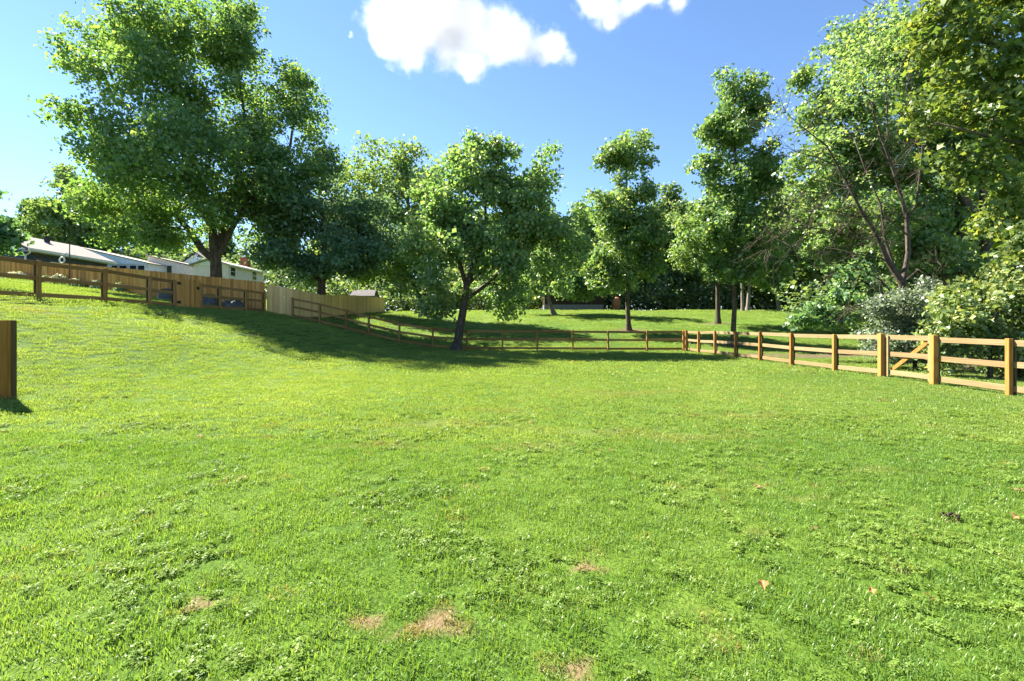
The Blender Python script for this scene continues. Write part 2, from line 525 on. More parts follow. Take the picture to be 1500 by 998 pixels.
def scatter(name, pts, sc, dry, metas, seed=0):
    """one object: points of a mesh, a geometry-nodes modifier puts a random tuft on each"""
    me = bpy.data.meshes.new(name)
    me.vertices.add(len(pts)); me.vertices.foreach_set("co", np.asarray(pts, np.float32).ravel())
    for nm, arr in (("size", sc), ("dry", dry)):
        a = me.attributes.new(nm, 'FLOAT', 'POINT'); a.data.foreach_set("value", np.asarray(arr, np.float32))
    r = np.random.default_rng(seed)
    rot = np.stack([r.normal(0, .1, len(pts)), r.normal(0, .1, len(pts)), r.uniform(0, 6.283, len(pts))], -1)
    a = me.attributes.new("turn", 'FLOAT_VECTOR', 'POINT'); a.data.foreach_set("vector", rot.astype(np.float32).ravel())
    a = me.attributes.new("pick", 'INT', 'POINT'); a.data.foreach_set("value", r.integers(0, len(metas), len(pts)).astype(np.int32))
    o = obj(name, me)
    ng = bpy.data.node_groups.new(name, 'GeometryNodeTree')
    ng.interface.new_socket("Geometry", in_out='INPUT', socket_type='NodeSocketGeometry')
    ng.interface.new_socket("Geometry", in_out='OUTPUT', socket_type='NodeSocketGeometry')
    gi = ng.nodes.new("NodeGroupInput"); go_ = ng.nodes.new("NodeGroupOutput")
    iop = ng.nodes.new("GeometryNodeInstanceOnPoints")
    g2i = ng.nodes.new("GeometryNodeGeometryToInstance")
    for me_ in reversed(metas):
        oo = bpy.data.objects.new(me_.name, me_)          # unlinked tuft
        inf = ng.nodes.new("GeometryNodeObjectInfo"); inf.inputs["Object"].default_value = oo
        inf.inputs["As Instance"].default_value = True
        ng.links.new(inf.outputs["Geometry"], g2i.inputs[0])
    def attr(nm, dt):
        n = ng.nodes.new("GeometryNodeInputNamedAttribute"); n.data_type = dt; n.inputs["Name"].default_value = nm
        return n.outputs["Attribute"]
    ng.links.new(gi.outputs[0], iop.inputs["Points"])
    ng.links.new(g2i.outputs[0], iop.inputs["Instance"])
    iop.inputs["Pick Instance"].default_value = True
    ng.links.new(attr("pick", 'INT'), iop.inputs["Instance Index"])
    er = ng.nodes.new("FunctionNodeEulerToRotation")
    ng.links.new(attr("turn", 'FLOAT_VECTOR'), er.inputs[0])
    ng.links.new(er.outputs[0], iop.inputs["Rotation"])
    ng.links.new(attr("size", 'FLOAT'), iop.inputs["Scale"])
    ng.links.new(iop.outputs[0], go_.inputs[0])
    md = o.modifiers.new("scatter", 'NODES'); md.node_group = ng
    return o


def vnoise(x, y, s, off=0.0):
    return np.array([mnoise.fractal(Vector((a * s + off, b * s, off)), 1.0, 2.0, 3) for a, b in zip(x, y)])


def zone(y0, y1, dens, margin=.8, right=1e9):
    w1 = 1.16 * y1 + margin
    n = int((y1 - y0) * 2 * w1 * dens)
    x = RNG.uniform(-w1, w1, n); y = RNG.uniform(y0, y1, n)
    k = (np.abs(x) < 1.16 * y + margin) & (x < right)
    return x[k], y[k]


near_tufts = [blade_tuft("grass_tuft", 50, .085, .024, .052, .0044, M['grass'], .75, 3, s) for s in range(5)]
tall_tufts = [blade_tuft("tall_grass_tuft", 26, .06, .045, .08, .0048, M['grass'], .7, 3, 20 + s) for s in range(3)]
mid_tufts = [blade_tuft("grass_tuft_mid", 90, .17, .024, .046, .007, M['grass_far'], .7, 2, 40 + s) for s in range(4)]
far_tufts = [blade_tuft("grass_tuft_far", 130, .42, .022, .05, .014, M['grass_far'], .65, 2, 60 + s) for s in range(4)]
clovers = [clover_tuft("clover_tuft", 26, .07, 80 + s) for s in range(4)]


def lay(name, x, y, metas, s0, s1, seed, lab, dens_noise=None):
    d = dryness(x, y)
    keep = RNG.uniform(0, 1, len(x)) > d * .5
    dirt = dirt_amt(x, y)
    keep &= RNG.uniform(0, 1, len(x)) > dirt * .93
    x, y, d = x[keep], y[keep], d[keep]
    sc = RNG.uniform(s0, s1, len(x)) * (1 - .35 * d)
    d = np.clip(d * 1.3, 0, 1)
    d = np.maximum(d, (RNG.uniform(0, 1, len(x)) < .012) * RNG.uniform(.4, 1, len(x)))   # scattered dead tufts
    o = scatter(name, np.stack([x, y, gz(x, y)], -1), sc, d, metas, seed)
    tag(o, lab, kind="stuff")
    return o


x, y = zone(1.55, 6.5, 150); nn = vnoise(x, y, 1.1)
lay("grass", x, y, near_tufts, .75, 1.2, 1, "short sunlit grass blades close to the viewer")
x, y = zone(6.5, 15, 42)
lay("grass", x, y, mid_tufts, .8, 1.25, 2, "mown bright green grass in the middle of the lawn")
x, y = zone(15, 34, 11); k = (y < 34)
lay("grass", x[k], y[k], far_tufts, .8, 1.3, 3, "mown grass on the bank and along the rail fence")
x, y = zone(34, 66, 2.6)
lay("grass", x, y, far_tufts, 1.1, 1.9, 4, "sunlit lawn rising beyond the rail fence")
x, y = zone(1.55, 8, 60); nn = vnoise(x, y, 1.3, 5.0); k = nn > .46
lay("tall_grass", x[k], y[k], tall_tufts, .8, 1.25, 5, "longer tufts of coarse grass in the foreground lawn")
x, y = zone(1.55, 9, 105); nn = vnoise(x, y, .8, 9.0) + .22 * np.clip((3.4 - y) / 1.5, 0, 1) + .12 * np.clip(x / 3, -1, 1); k = nn + RNG.normal(0,   .26, len(nn)) > .30
lay("clover", x[k], y[k], clovers, .5, .95, 6, "clover and broad leaved weeds spreading through the lawn")


# ------------------------------------------------------------------ trees
def rnd_dir(r, n):
    v = r.normal(0, 1, (n, 3)); return v / np.linalg.norm(v, axis=1, keepdims=True)


def leaf_mesh(name, c, nrm, size, mat, r, tint, shape='kite'):
    """one small folded leaf per row of c"""
    n = len(c)
    nrm = nrm / np.linalg.norm(nrm, axis=1, keepdims=True)
    d = rnd_dir(r, n); d[:, 2] -= .35
    d -= nrm * (d * nrm).sum(1, keepdims=True); d /= np.linalg.norm(d, axis=1, keepdims=True) + 1e-9
    s = np.cross(nrm, d)
    L = size * np.clip(np.exp(r.normal(-.08, .34, (n, 1))), .4, 1.7); W = L * r.uniform(.36, .5, (n, 1))
    fold = nrm * L * .10
    if shape == 'kite':
        v = np.stack([c - d * L * .5, c + s * W + fold + d * L * .03, c + d * L * .5, c - s * W + fold + d * L * .03], 1).reshape(-1, 3)
        b = np.arange(n) * 4
        f = np.stack([np.stack([b, b + 1, b + 2], -1), np.stack([b, b + 2, b + 3], -1)], 1).reshape(-1, 3)
        k = 2
    else:                                     # three-lobed
        pr = [(-.5, 0, 0), (-.12, .36, .06), (.16, .62, -.02), (.14, .22, .05), (.58, 0, -.05), (.14, -.22, .05), (.16, -.62, -.02), (-.12, -.36, .06)]
        v = np.stack([c + d * L * a + s * L * q + nrm * L * w for a, q, w in pr], 1).reshape(-1, 3)
        b = np.arange(n) * 8
        f = np.stack([np.stack([b + i, b + j, b + l], -1) for i, j, l in ((0, 1, 3), (1, 2, 3), (0, 3, 5), (3, 4, 5), (0, 5, 7), (5, 6, 7))], 1).reshape(-1, 3)
        k = 6
    me = np_mesh(name, v, f, mat)
    a = me.attributes.new("tint", 'FLOAT', 'FACE'); a.data.foreach_set("value", np.repeat(tint, k).astype(np.float32))
    return me


class Skel:
    def __init__(s): s.p = []; s.par = []; s.fix = []
    def add(s, p, par, r=None):
        s.p.append(np.array(p, float)); s.par.append(par); s.fix.append(r); return len(s.p) - 1
    def chain(s, pts, rad, par=-1):
        ids = []
        for q, r in zip(pts, rad):
            par = s.add(q, par, r); ids.append(par)
        return ids

    def reach(s, target, rng, wob=.12, n=3, up=.25):
        A = np.array(s.p); t = np.array(target)
        d = np.linalg.norm(A - t, axis=1)
        cost = d + np.where(A[:, 2] > t[2], (A[:, 2] - t[2]) * .9, 0) + up * np.abs(A[:, 2] - t[2]) * 0
        i = int(np.argmin(cost)); p0 = s.p[i]; L = d[i]; par = i
        for k in range(1, n + 1):
            u = k / n
            q = p0 + (t - p0) * u + rng.normal(0, wob * L * .5, 3) * (1 - u) * u * 2
            q[2] += math.sin(u * math.pi) * L * .06
            par = s.add(q, par)
        return par

    def mesh(s, name, mat, r_tip, k=.5, rmax=1e9, min_r=0.0):
        n = len(s.p); cnt = np.zeros(n); kids = [[] for _ in range(n)]
        for i in range(n):
            if s.par[i] >= 0: kids[s.par[i]].append(i)
        for i in range(n - 1, -1, -1):
            if not kids[i]: cnt[i] += 1
            if s.par[i] >= 0: cnt[s.par[i]] += cnt[i]
        rad = np.minimum(r_tip * cnt ** k, rmax)
        for i in range(n):
            if s.fix[i] is not None: rad[i] = s.fix[i]
            elif s.par[i] >= 0: rad[i] = min(rad[i], rad[s.par[i]] * .86)
        mb = MB(); done = set()
        starts = [(-1, i) for i in range(n) if s.par[i] < 0]
        while starts:
            pa, i = starts.pop()
            ch = []; rr = []
            if pa >= 0: ch.append(s.p[pa]); rr.append(rad[i] * 1.0)
            j = i
            while True:
                ch.append(s.p[j]); rr.append(rad[j])
                if not kids[j]: break
                ks = sorted(kids[j], key=lambda q: (s.fix[q] is not None, rad[q]), reverse=True)
                for q in ks[1:]: starts.append((j, q))
                j = ks[0]
            if len(ch) < 2 or max(rr) < min_r: continue
            big = max(rr)
            mb.tube(ch, rr, 10 if big > .12 else (5 if big > .03 else 3), cap=False)
        return mb


def tree(name, label, cat, Y, trunk, blobs, leaf=.24, mat='tulip', bark='bark', dens=1.0, seed=0, limbs=(), rc=.75, shape='kite',
         boughs=14, per=38, group=None, tint=.5, tspread=.18, at=None, fill=.3, crown_name="crown", trunk_name="trunk", r_tip=.012, bs=.88, gap=0.0, budget=60000, dfac=.85):
    """trunk: [(px, py, radius m[, depth])]; limbs: lists of the same; blobs: [(px, py, rx px, ry px, depth offset)]"""
    r = np.random.default_rng(seed)
    def W(t, Y=Y):
        q = P(t[0], t[1], Y + (t[3] if len(t) > 3 else 0)); return q
    sk = Skel()
    base = W(trunk[0]); base[2] = g1(base[0], base[1]) - .12
    pts = [base] + [W(t) for t in trunk[1:]]
    fl = [t[2] for t in trunk]
    # root flare
    p1 = base + (pts[1] - base) * min(.5, .7 / max(.7, np.linalg.norm(pts[1] - base)))
    ids = sk.chain([base, p1] + pts[1:], [fl[0] * 1.55, fl[0]] + fl[1:])
    for lm in limbs:
        q = [W(t) for t in lm]
        A = np.array(sk.p); i = int(np.argmin(np.linalg.norm(A - q[0], axis=1)))
        sk.chain(q[1:], [t[2] for t in lm[1:]], i)
    m = Y / F
    C = []; Nn = []; T = []
    clusters = []
    for bl in blobs:
        bx, by, rx, ry = bl[:4]; dy = bl[4] if len(bl) > 4 else 0
        c = P(bx, by, Y + dy); rad = np.array((rx * m, (rx + ry) / 2 * m * dfac, ry * m)) * bs
        nb = max(4, int(boughs * (rx * ry * m * m / 20) ** .5))
        vd = rnd_dir(r, nb); rr = r.uniform(.45, .92, (nb, 1)) ** .8
        bc = c + vd * rad * rr
        br = rad.mean() * r.uniform(.26, .42, nb) * (14 / max(nb, 8)) ** .25
        for b_, q_ in zip(bc, br):
            sk.reach(b_, r, n=5, wob=.16)
            nc = max(3, int(dens * 1.75 * (q_ / rc) ** 2 * 4))
            v = rnd_dir(r, nc); v[:, 2] *= .75
            cc = b_ + v * q_ * r.uniform(.35, 1.0, (nc, 1)) ** .6
            clusters += [(p, b_, c) for p in cc]
        ni = int(nb * fill * 9)
        v = rnd_dir(r, ni) * rad * r.uniform(.1, .8, (ni, 1))
        clusters += [(c + q, c, c) for q in v]
    if gap:
        clusters = [cl for cl in clusters if mnoise.noise(Vector(cl[0] * .45)) > -gap or r.uniform() < .2]
    n_l = len(clusters) * per
    if n_l > budget:
        per = max(12, int(budget / len(clusters)))
    cp = np.array([q[0] for q in clusters])
    order = np.argsort(np.linalg.norm(cp - pts[-1], axis=1))
    for i in order[:: max(1, len(order) // 420)]:
        if cp[i][2] > base[2] + .5: sk.reach(cp[i], r, n=3, wob=.2)
    for (p, b_, c) in clusters:
        k = int(per * r.uniform(.6, 1.3))
        o = np.clip(r.normal(0, 1, (k, 3)), -1.7, 1.7) * rc * np.array((.55, .55, .34)) * r.uniform(.7, 1.2)
        q = p + o; q[:, 2] -= .12 * (o[:, 0] ** 2 + o[:, 1] ** 2) / rc
        out = (q - b_); out /= np.linalg.norm(out, axis=1, keepdims=True) + 1e-6
        C.append(q); Nn.append(out * .45 + np.array((0, 0, .32)) + rnd_dir(r, k) * 1.0)
        T.append(np.clip(r.normal(tint + r.normal(0, tspread * .55), tspread, k), 0, 1))
    C = np.concatenate(C); Nn = np.concatenate(Nn); T = np.concatenate(T)
    gzv = gz(C[:, 0], C[:, 1]); k = C[:, 2] > gzv + .08
    C, Nn, T = C[k], Nn[k], T[k]
    root = empty(name, base + np.array((0, 0, .12)), label, cat, group)
    loc = np.array(root.location)
    tr = sk.mesh(trunk_name, M[bark], r_tip, .5, fl[-1] * .9).build(trunk_name, M[bark], root, True)
    cr = obj(crown_name, leaf_mesh(crown_name, C - loc, Nn, leaf, M[mat], r, T, shape), root)
    root["_n"] = len(C)
    return root


def dup(root, loc, rz=0.0, sc=1.0, label=None):
    c = root.copy(); COL.objects.link(c)
    c.location = loc; c.rotation_euler = (0, 0, rz); c.scale = (sc, sc, sc)
    for ch in root.children:
        q = ch.copy(); COL.objects.link(q); q.parent = c
    if label: c["label"] = label
    return c


NLEAF = []
def T_(*a, **k):
    t = tree(*a, **k); NLEAF.append((a[0], t["_n"])); del t["_n"]; return t


# --- the big maple on the left
T_("maple_tree", "huge spreading maple with forked dark trunk rising behind the brown board fence", "tree", 35.5,
   [(317, 404, .46), (316, 384, .40)],
   [(265, 55, 120, 75, -2), (198, 140, 95, 95, -5), (330, 130, 100, 95, 0), (178, 225, 85, 70, -7), (260, 230, 110, 80, -5),
    (350, 225, 85, 85, 2), (435, 165, 48, 78, 1), (440, 120, 28, 34, 1), (385, 215, 55, 60, 0), (340, 75, 60, 60, 0), (225, 60, 60, 55, -1), (460, 230, 36, 50, 1), (430, 260, 62, 70, 0), (195, 300, 90, 55, -1), (300, 305, 60, 46, -1), (225, 322, 75, 42, -2), (345, 300, 66, 46, 1), (405, 330, 60, 56, 2), (150, 300, 55, 40, 0), (150, 60, 45, 40, 1),
    (235, 352, 52, 22, -1), (185, 345, 50, 22, 0), (345, 20, 40, 40, 0), (385, 300, 60, 45, 1)],
   leaf=.215, mat='maple', dens=.68, bs=.80, dfac=1.2, seed=3, rc=.78, per=52, boughs=17, tint=.42, tspread=.2, gap=.3, budget=120000,
   limbs=[[(316, 384, .42), (312, 345, .31), (298, 280, .26), (270, 200, .16), (262, 110, .09)],
          [(316, 388, .4), (296, 366, .26, -.5), (278, 338, .22, -1), (235, 290, .16, -1.5), (190, 240, .1, -1)],
          [(316, 384, .42), (325, 345, .31, .5), (345, 280, .24, 1), (360, 190, .15, 1), (350, 110, .08, 1)],
          [(322, 365, .4), (346, 322, .2), (385, 270, .14), (425, 215, .1), (435, 140, .05)]])
# --- darker tree right of it, behind the tan fence
T_("broadleaf_tree", "dark rounded tree with short trunk standing behind the tan board fence", "tree", 37,
   [(471, 448, .36), (471, 415, .3)],
   [(470, 300, 75, 70, 0), (415, 350, 60, 55, -1), (500, 370, 55, 40, -2), (440, 390, 55, 28, 0), (545, 340, 50, 55, 0), (395, 300, 38, 45, 1), (470, 245, 35, 30, 1), (545, 385, 45, 25, -1)],
   leaf=.23, mat='bluegreen', dens=1.0, bs=1.0, fill=.5, seed=5, rc=.75, per=42, tint=.38, budget=36000, gap=.3,
   limbs=[[(471, 415, .3), (450, 390, .16), (415, 360, .1)], [(471, 415, .3), (495, 385, .16), (540, 350, .1)], [(471, 415, .3), (475, 360, .2), (470, 290, .1)]])
# --- taller tree behind the two
T_("broadleaf_tree", "tall sunlit rounded tree behind the dark tree by the tan fence", "tree", 47,
   [(625, 472, .2), (618, 440, .18), (590, 390, .2)],
   [(560, 265, 62, 60, 0), (610, 290, 48, 50, 0), (520, 290, 50, 50, 2), (585, 235, 40, 34, 0), (590, 350, 55, 50, -2), (610, 405, 50, 30, -3), (520, 350, 55, 45, 0), (635, 270, 28, 30, 0), (545, 400, 60, 34, -2), (630, 350, 40, 50, 0)],
   leaf=.28, mat='tulip', dens=1.0, bs=1.02, seed=6, rc=.95, per=42, tint=.55, budget=30000, gap=.3)
# --- the centre tree by the fence
T_("leaning_tree", "bright green spreading tree with leaning grey trunk in front of the rail fence", "tree", 30.2,
   [(668, 512, .30), (674, 480, .27), (681, 440, .25), (683, 420, .24)],
   [(700, 250, 55, 55, 0), (665, 300, 62, 55, -1), (740, 310, 65, 60, 0), (630, 340, 38, 40, 0), (790, 345, 55, 50, 1), (700, 370, 75, 45, -2),
    (795, 250, 32, 32, 1), (640, 400, 40, 40, -1), (745, 410, 60, 40, 0), (825, 390, 30, 50, 1), (705, 210, 26, 26, 0), (770, 290, 40, 35, 0), (740, 445, 36, 24, 1), (665, 430, 45, 24, 1), (820, 340, 30, 35, 0), (745, 262, 40, 34, 0), (765, 340, 50, 45, -1), (775, 262, 30, 26, 0), (790, 292, 40, 36, .5), (760, 300, 40, 36, .5), (735, 225, 26, 24, 0), (655, 250, 30, 34, 0), (678, 268, 42, 36, -.6), (640, 290, 36, 34, -.4), (610, 365, 28, 36, 0), (690, 330, 60, 50, -2), (640, 445, 30, 22, 0)],
   leaf=.22, mat='bright', bs=1.0, dens=.85, seed=8, rc=.65, per=38, tint=.55, budget=60000, bark='bark', gap=.3,
   limbs=[[(683, 420, .24), (672, 380, .15), (655, 330, .1), (650, 290, .05)], [(683, 425, .24), (700, 375, .16), (712, 320, .1), (705, 250, .05)],
          [(682, 440, .24), (715, 415, .14, .2), (745, 385, .12, .4), (790, 350, .08, .8), (810, 340, .04, .8)],
          [(683, 425, .24), (725, 380, .11, -.2), (770, 372, .07, -.4)]])
# --- two slim tall trees
T_("slim_tree", "slim tall tree with clear straight trunk left of the tallest pair", "tree", 40,
   [(921, 483, .22), (919, 440, .17), (921, 400, .15), (917, 300, .10), (919, 210, .04)],
   [(918, 222, 40, 44, 0), (922, 290, 50, 56, 0), (915, 350, 58, 55, 0), (906, 400, 48, 34, 0), (946, 330, 34, 55, 0), (884, 310, 28, 58, 0), (950, 385, 28, 34, 0), (872, 390, 20, 32, 0), (895, 235, 24, 30, 0), (945, 235, 24, 30, 0), (885, 415, 24, 24, -.5)],
   leaf=.24, mat='tulip', dens=.55, bs=.88, seed=12, rc=.62, per=36, boughs=26, tint=.45, budget=30000, gap=.3)
T_("slim_tree", "tallest slim tree with dark straight trunk just beyond the fence corner", "tree", 34.2,
   [(1073, 497, .2), (1076, 450, .17), (1074, 410, .16), (1080, 300, .11), (1075, 180, .07), (1077, 120, .02)],
   [(1075, 140, 42, 44, 0), (1075, 205, 52, 56, 0), (1080, 280, 66, 60, 0), (1075, 345, 72, 50, 0), (1035, 330, 36, 56, -1), (1115, 315, 40, 70, 1), (1075, 395, 58, 24, 0), (1032, 240, 24, 26, 0), (1108, 165, 24, 34, 0), (1048, 180, 24, 34, 0), (1120, 240, 26, 40, 0)],
   leaf=.22, mat='tulip', dens=.55, bs=.90, seed=13, rc=.58, per=36, boughs=26, tint=.45, budget=52000, gap=.3)
T_("slim_tree", "shorter tree with mottled trunk just left of the tallest slim tree", "tree", 44,
   [(1052, 475, .24), (1051, 430, .17), (1050, 390, .14), (1040, 330, .08)],
   [(1020, 345, 36, 38, 0), (1055, 375, 36, 30, 0), (1000, 380, 22, 22, 0), (1060, 320, 36, 36, 0), (1035, 300, 28, 28, 0)],
   leaf=.25, mat='tulip', dens=1.0, seed=14, rc=.75, per=40, tint=.45, budget=14000)
# --- tree with leaning pale trunk far behind centre
T_("broadleaf_tree", "small tree with leaning pale trunk under the wood beyond the lawn", "tree", 52,
   [(812, 470, .26), (804, 440, .2), (800, 420, .16)],
   [(800, 385, 42, 36, 0), (835, 350, 35, 40, 0), (825, 410, 40, 26, 0), (775, 420, 32, 20, 0), (850, 385, 25, 35, 0), (860, 418, 34, 20, -1), (845, 320, 22, 25, 2)],
   leaf=.32, mat='tulip', dens=.9, seed=15, rc=.9, per=30, tint=.4, bark='pale_bark', budget=14000)
# --- right side: leafy maple behind the dead tree
T_("maple_tree", "tall dense maple with dark twin trunk behind the pale bare branches", "tree", 27,
   [(1448, 420, .34), (1446, 380, .3), (1440, 330, .26)],
   [(1290, 90, 62, 60, 0), (1250, 60, 40, 45, 1), (1230, 160, 55, 50, 0), (1330, 170, 70, 65, 0), (1390, 90, 60, 60, 1), (1215, 230, 50, 50, 1), (1300, 250, 80, 60, 1),
    (1400, 230, 75, 70, 0), (1230, 310, 55, 45, 2), (1330, 330, 80, 45, 2), (1430, 330, 70, 40, 1), (1190, 180, 28, 32, 1), (1210, 380, 45, 30, 3), (1310, 35, 35, 32, 0), (1480, 290, 45, 45, 0), (1175, 115, 14, 20, 1), (1290, 390, 60, 26, 3), (1205, 140, 40, 45, 1), (1190, 270, 40, 45, 2), (1270, 170, 50, 50, -1), (1350, 100, 50, 50, 0), (1250, 300, 60, 50, 1), (1190, 330, 50, 50, 3), (1240, 235, 65, 60, 1), (1195, 215, 40, 50, 1), (1330, 60, 50, 50, 1), (1290, 320, 70, 50, -1), (1370, 300, 70, 60, 0), (1420, 130, 60, 60, 1), (1450, 230, 60, 60, 1), (1360, 380, 70, 36, -1)],
   leaf=.20, mat='tulip', dens=1.0, bs=.98, seed=17, rc=.68, per=40, tint=.48, tspread=.22, budget=110000, gap=.32,
   limbs=[[(1440, 330, .26), (1380, 250, .16), (1310, 150, .1), (1285, 60, .04)], [(1440, 330, .26), (1440, 220, .16), (1400, 110, .08)], [(1445, 370, .26), (1415, 395, .15, .3), (1400, 300, .12, .4), (1330, 250, .06, .5)]])
# --- near tree whose boughs hang in from the right
T_("overhanging_tree", "near tree with large leaves hanging in from the right picture edge", "tree", 13.5,
   [(1640, 520, .3), (1640, 350, .26), (1625, 200, .22), (1600, 100, .18)],
   [(1400, 40, 75, 50, 0), (1480, 60, 60, 70, -.5), (1440, 150, 80, 55, 0), (1500, 200, 60, 70, 0), (1400, 230, 60, 50, .5), (1470, 280, 55, 45, .3), (1350, 170, 50, 40, 1), (1560, 120, 70, 110, 0), (1560, 280, 60, 80, 0), (1345, 60, 40, 45, .6), (1520, -30, 130, 50, 0), (1390, -20, 70, 40, 0), (1500, 350, 30, 26, -.5), (1450, 330, 40, 34, .5), (1480, 0, 70, 60, .5), (1420, 100, 60, 50, .8)],
   leaf=.145, mat='nearleaf', dens=.7, seed=21, rc=.4, per=34, tint=.5, tspread=.2, shape='lobed', budget=40000, boughs=20, gap=.3,
   limbs=[[(1600, 100, .18), (1540, 110, .09), (1480, 75, .06), (1410, 50, .035), (1385, 25, .02)], [(1625, 200, .2), (1540, 220, .08), (1450, 200, .05), (1370, 180, .025)]])
# --- left edge twig tree
T_("edge_tree", "leafy branch ends entering at the left picture edge above the house", "tree", 20,
   [(-90, 470, .2), (-90, 400, .17), (-70, 350, .12)],
   [(-10, 335, 28, 20, 0), (-60, 310, 60, 50, 0), (5, 350, 18, 14, 0), (-30, 360, 40, 25, 0), (-90, 370, 60, 40, 0)],
   leaf=.2, mat='darkleaf', dens=.8, seed=23, rc=.5, per=24, tint=.5, budget=9000)


# --- half-dead tree with bare branches
def dead_tree():
    Y = 21.5; r = np.random.default_rng(31); sk = Skel()
    W = lambda x, y, d=0: P(x, y, Y + d)
    b = W(1325, 470); b[2] = g1(b[0], b[1]) - .1
    fk = sk.chain([b, W(1325, 440), W(1322, 415)], [.26, .19, .16])
    def br(pts, par):
        return sk.chain([W(p[0], p[1], p[3] if len(p) > 3 else 0) for p in pts], [p[2] * .75 for p in pts], par)
    L = []
    L.append(br([(1302, 385, .15), (1285, 345, .12), (1262, 310, .09), (1245, 275, .07), (1228, 245, .055), (1212, 215, .045), (1180, 190, .03), (1150, 165, .018), (1130, 150, .008)], fk[-1]))
    L.append(br([(1330, 370, .15, .4), (1328, 320, .13, .5), (1318, 280, .1, .6), (1305, 240, .08, .6), (1290, 200, .06, .6), (1275, 150, .045, .6), (1258, 110, .03, .6), (1240, 70, .015, .6)], fk[-1]))
    L.append(br([(1342, 300, .07, .2), (1348, 250, .05, .2), (1352, 200, .03, .2)], L[1][1]))
    L.append(br([(1300, 200, .045, .3), (1298, 120, .035, .3), (1293, 60, .02, .3), (1290, 12, .008, .3)], L[1][4]))
    L.append(br([(1265, 350, .05), (1225, 340, .042), (1190, 334, .034), (1165, 335, .026), (1140, 345, .018), (1110, 352, .008)], L[0][1]))
    L.append(br([(1290, 378, .05, -.4), (1250, 372, .04, -.7), (1205, 370, .03, -1), (1160, 362, .02, -1.2), (1125, 365, .008, -1.3)], L[0][0]))
    L.append(br([(1200, 232, .03), (1165, 222, .022), (1135, 200, .012), (1122, 178, .006)], L[0][4]))
    L.append(br([(1300, 430, .05, -.5), (1270, 445, .03, -.9), (1240, 450, .016, -1.1)], fk[1]))
    L.append(br([(1345, 395, .04, -.4), (1365, 410, .02, -.6), (1372, 380, .012, -.6)], fk[2]))
    L.append(br([(1312, 400, .09, .3), (1296, 350, .07, .5), (1290, 300, .055, .6), (1268, 250, .04, .7), (1250, 200, .03, .7), (1215, 150, .015, .7)], fk[2]))
    L.append(br([(1245, 270, .04, -.2), (1215, 285, .03, -.4), (1180, 280, .02, -.6), (1150, 300, .01, -.7)], L[0][3]))
    L.append(br([(1262, 320, .04, .3), (1225, 310, .03, .5), (1195, 305, .02, .6), (1160, 318, .01, .6)], L[0][2]))
    L.append(br([(1310, 260, .05, -.2), (1340, 210, .035, -.4), (1362, 160, .02, -.5), (1370, 120, .008, -.5)], L[1][2]))
    L.append(br([(1290, 220, .04, .2), (1320, 170, .03, .2), (1330, 120, .018, .2), (1335, 80, .008, .2)], L[1][3]))
    L.append(br([(1330, 345, .05, -.3), (1300, 320, .035, -.8), (1270, 318, .02, -1.1), (1240, 330, .01, -1.3)], L[1][0]))
    L.append(br([(1315, 440, .05, -.3), (1290, 410, .04, -.7), (1262, 395, .025, -1.0), (1225, 400, .012, -1.2)], fk[1]))
    # bare twigs
    ends = []
    for ch in L:
        for i in ch[1:]:
            for _ in range(9):
                p = sk.p[i]; d = rnd_dir(r, 1)[0] * np.array((1, .8, .7)); d[0] -= .35
                ln = r.uniform(.6, 2.0); par = i; rad = .012
                for k in range(3):
                    p = p + d * ln / 3 + r.normal(0, .06, 3); p[2] -= .02; par = sk.add(p, par, rad); rad *= .66
                    if k < 2:
                        e2 = rnd_dir(r, 1)[0] * .45 + d * .3
                        sk.add(p + e2 * r.uniform(.4, .9), par, .005)
                ends.append(p)
    root = empty("bare_tree", (b[0], b[1], b[2] + .1), "half dead tree with pale bare branches reaching left above the shrubs", "tree")
    sk.mesh("trunk", M['dead'], .005, .5).build("trunk", M['dead'], root, True)
    # sparse living leaves at the top
    C = []; T = []
    for (x, y, rr, n) in ((1255, 95, 26, 16), (1290, 50, 24, 18), (1240, 130, 22, 12), (1300, 110, 20, 10), (1140, 175, 14, 4), (1225, 200, 22, 8)):
        for _ in range(n):
            c = W(x + r.normal(0, rr), y + r.normal(0, rr), r.normal(0, .6)); k = 34
            C.append(c + r.normal(0, 1, (k, 3)) * np.array((.3, .3, .2))); T.append(np.clip(r.normal(.6, .2, k), 0, 1))
    C = np.concatenate(C); T = np.concatenate(T)
    nr = rnd_dir(r, len(C)) * .8 + np.array((0, 0, .8))
    obj("crown", leaf_mesh("crown", C - np.array(root.location), nr, .13, M['bright'], r, T), root)


dead_tree()

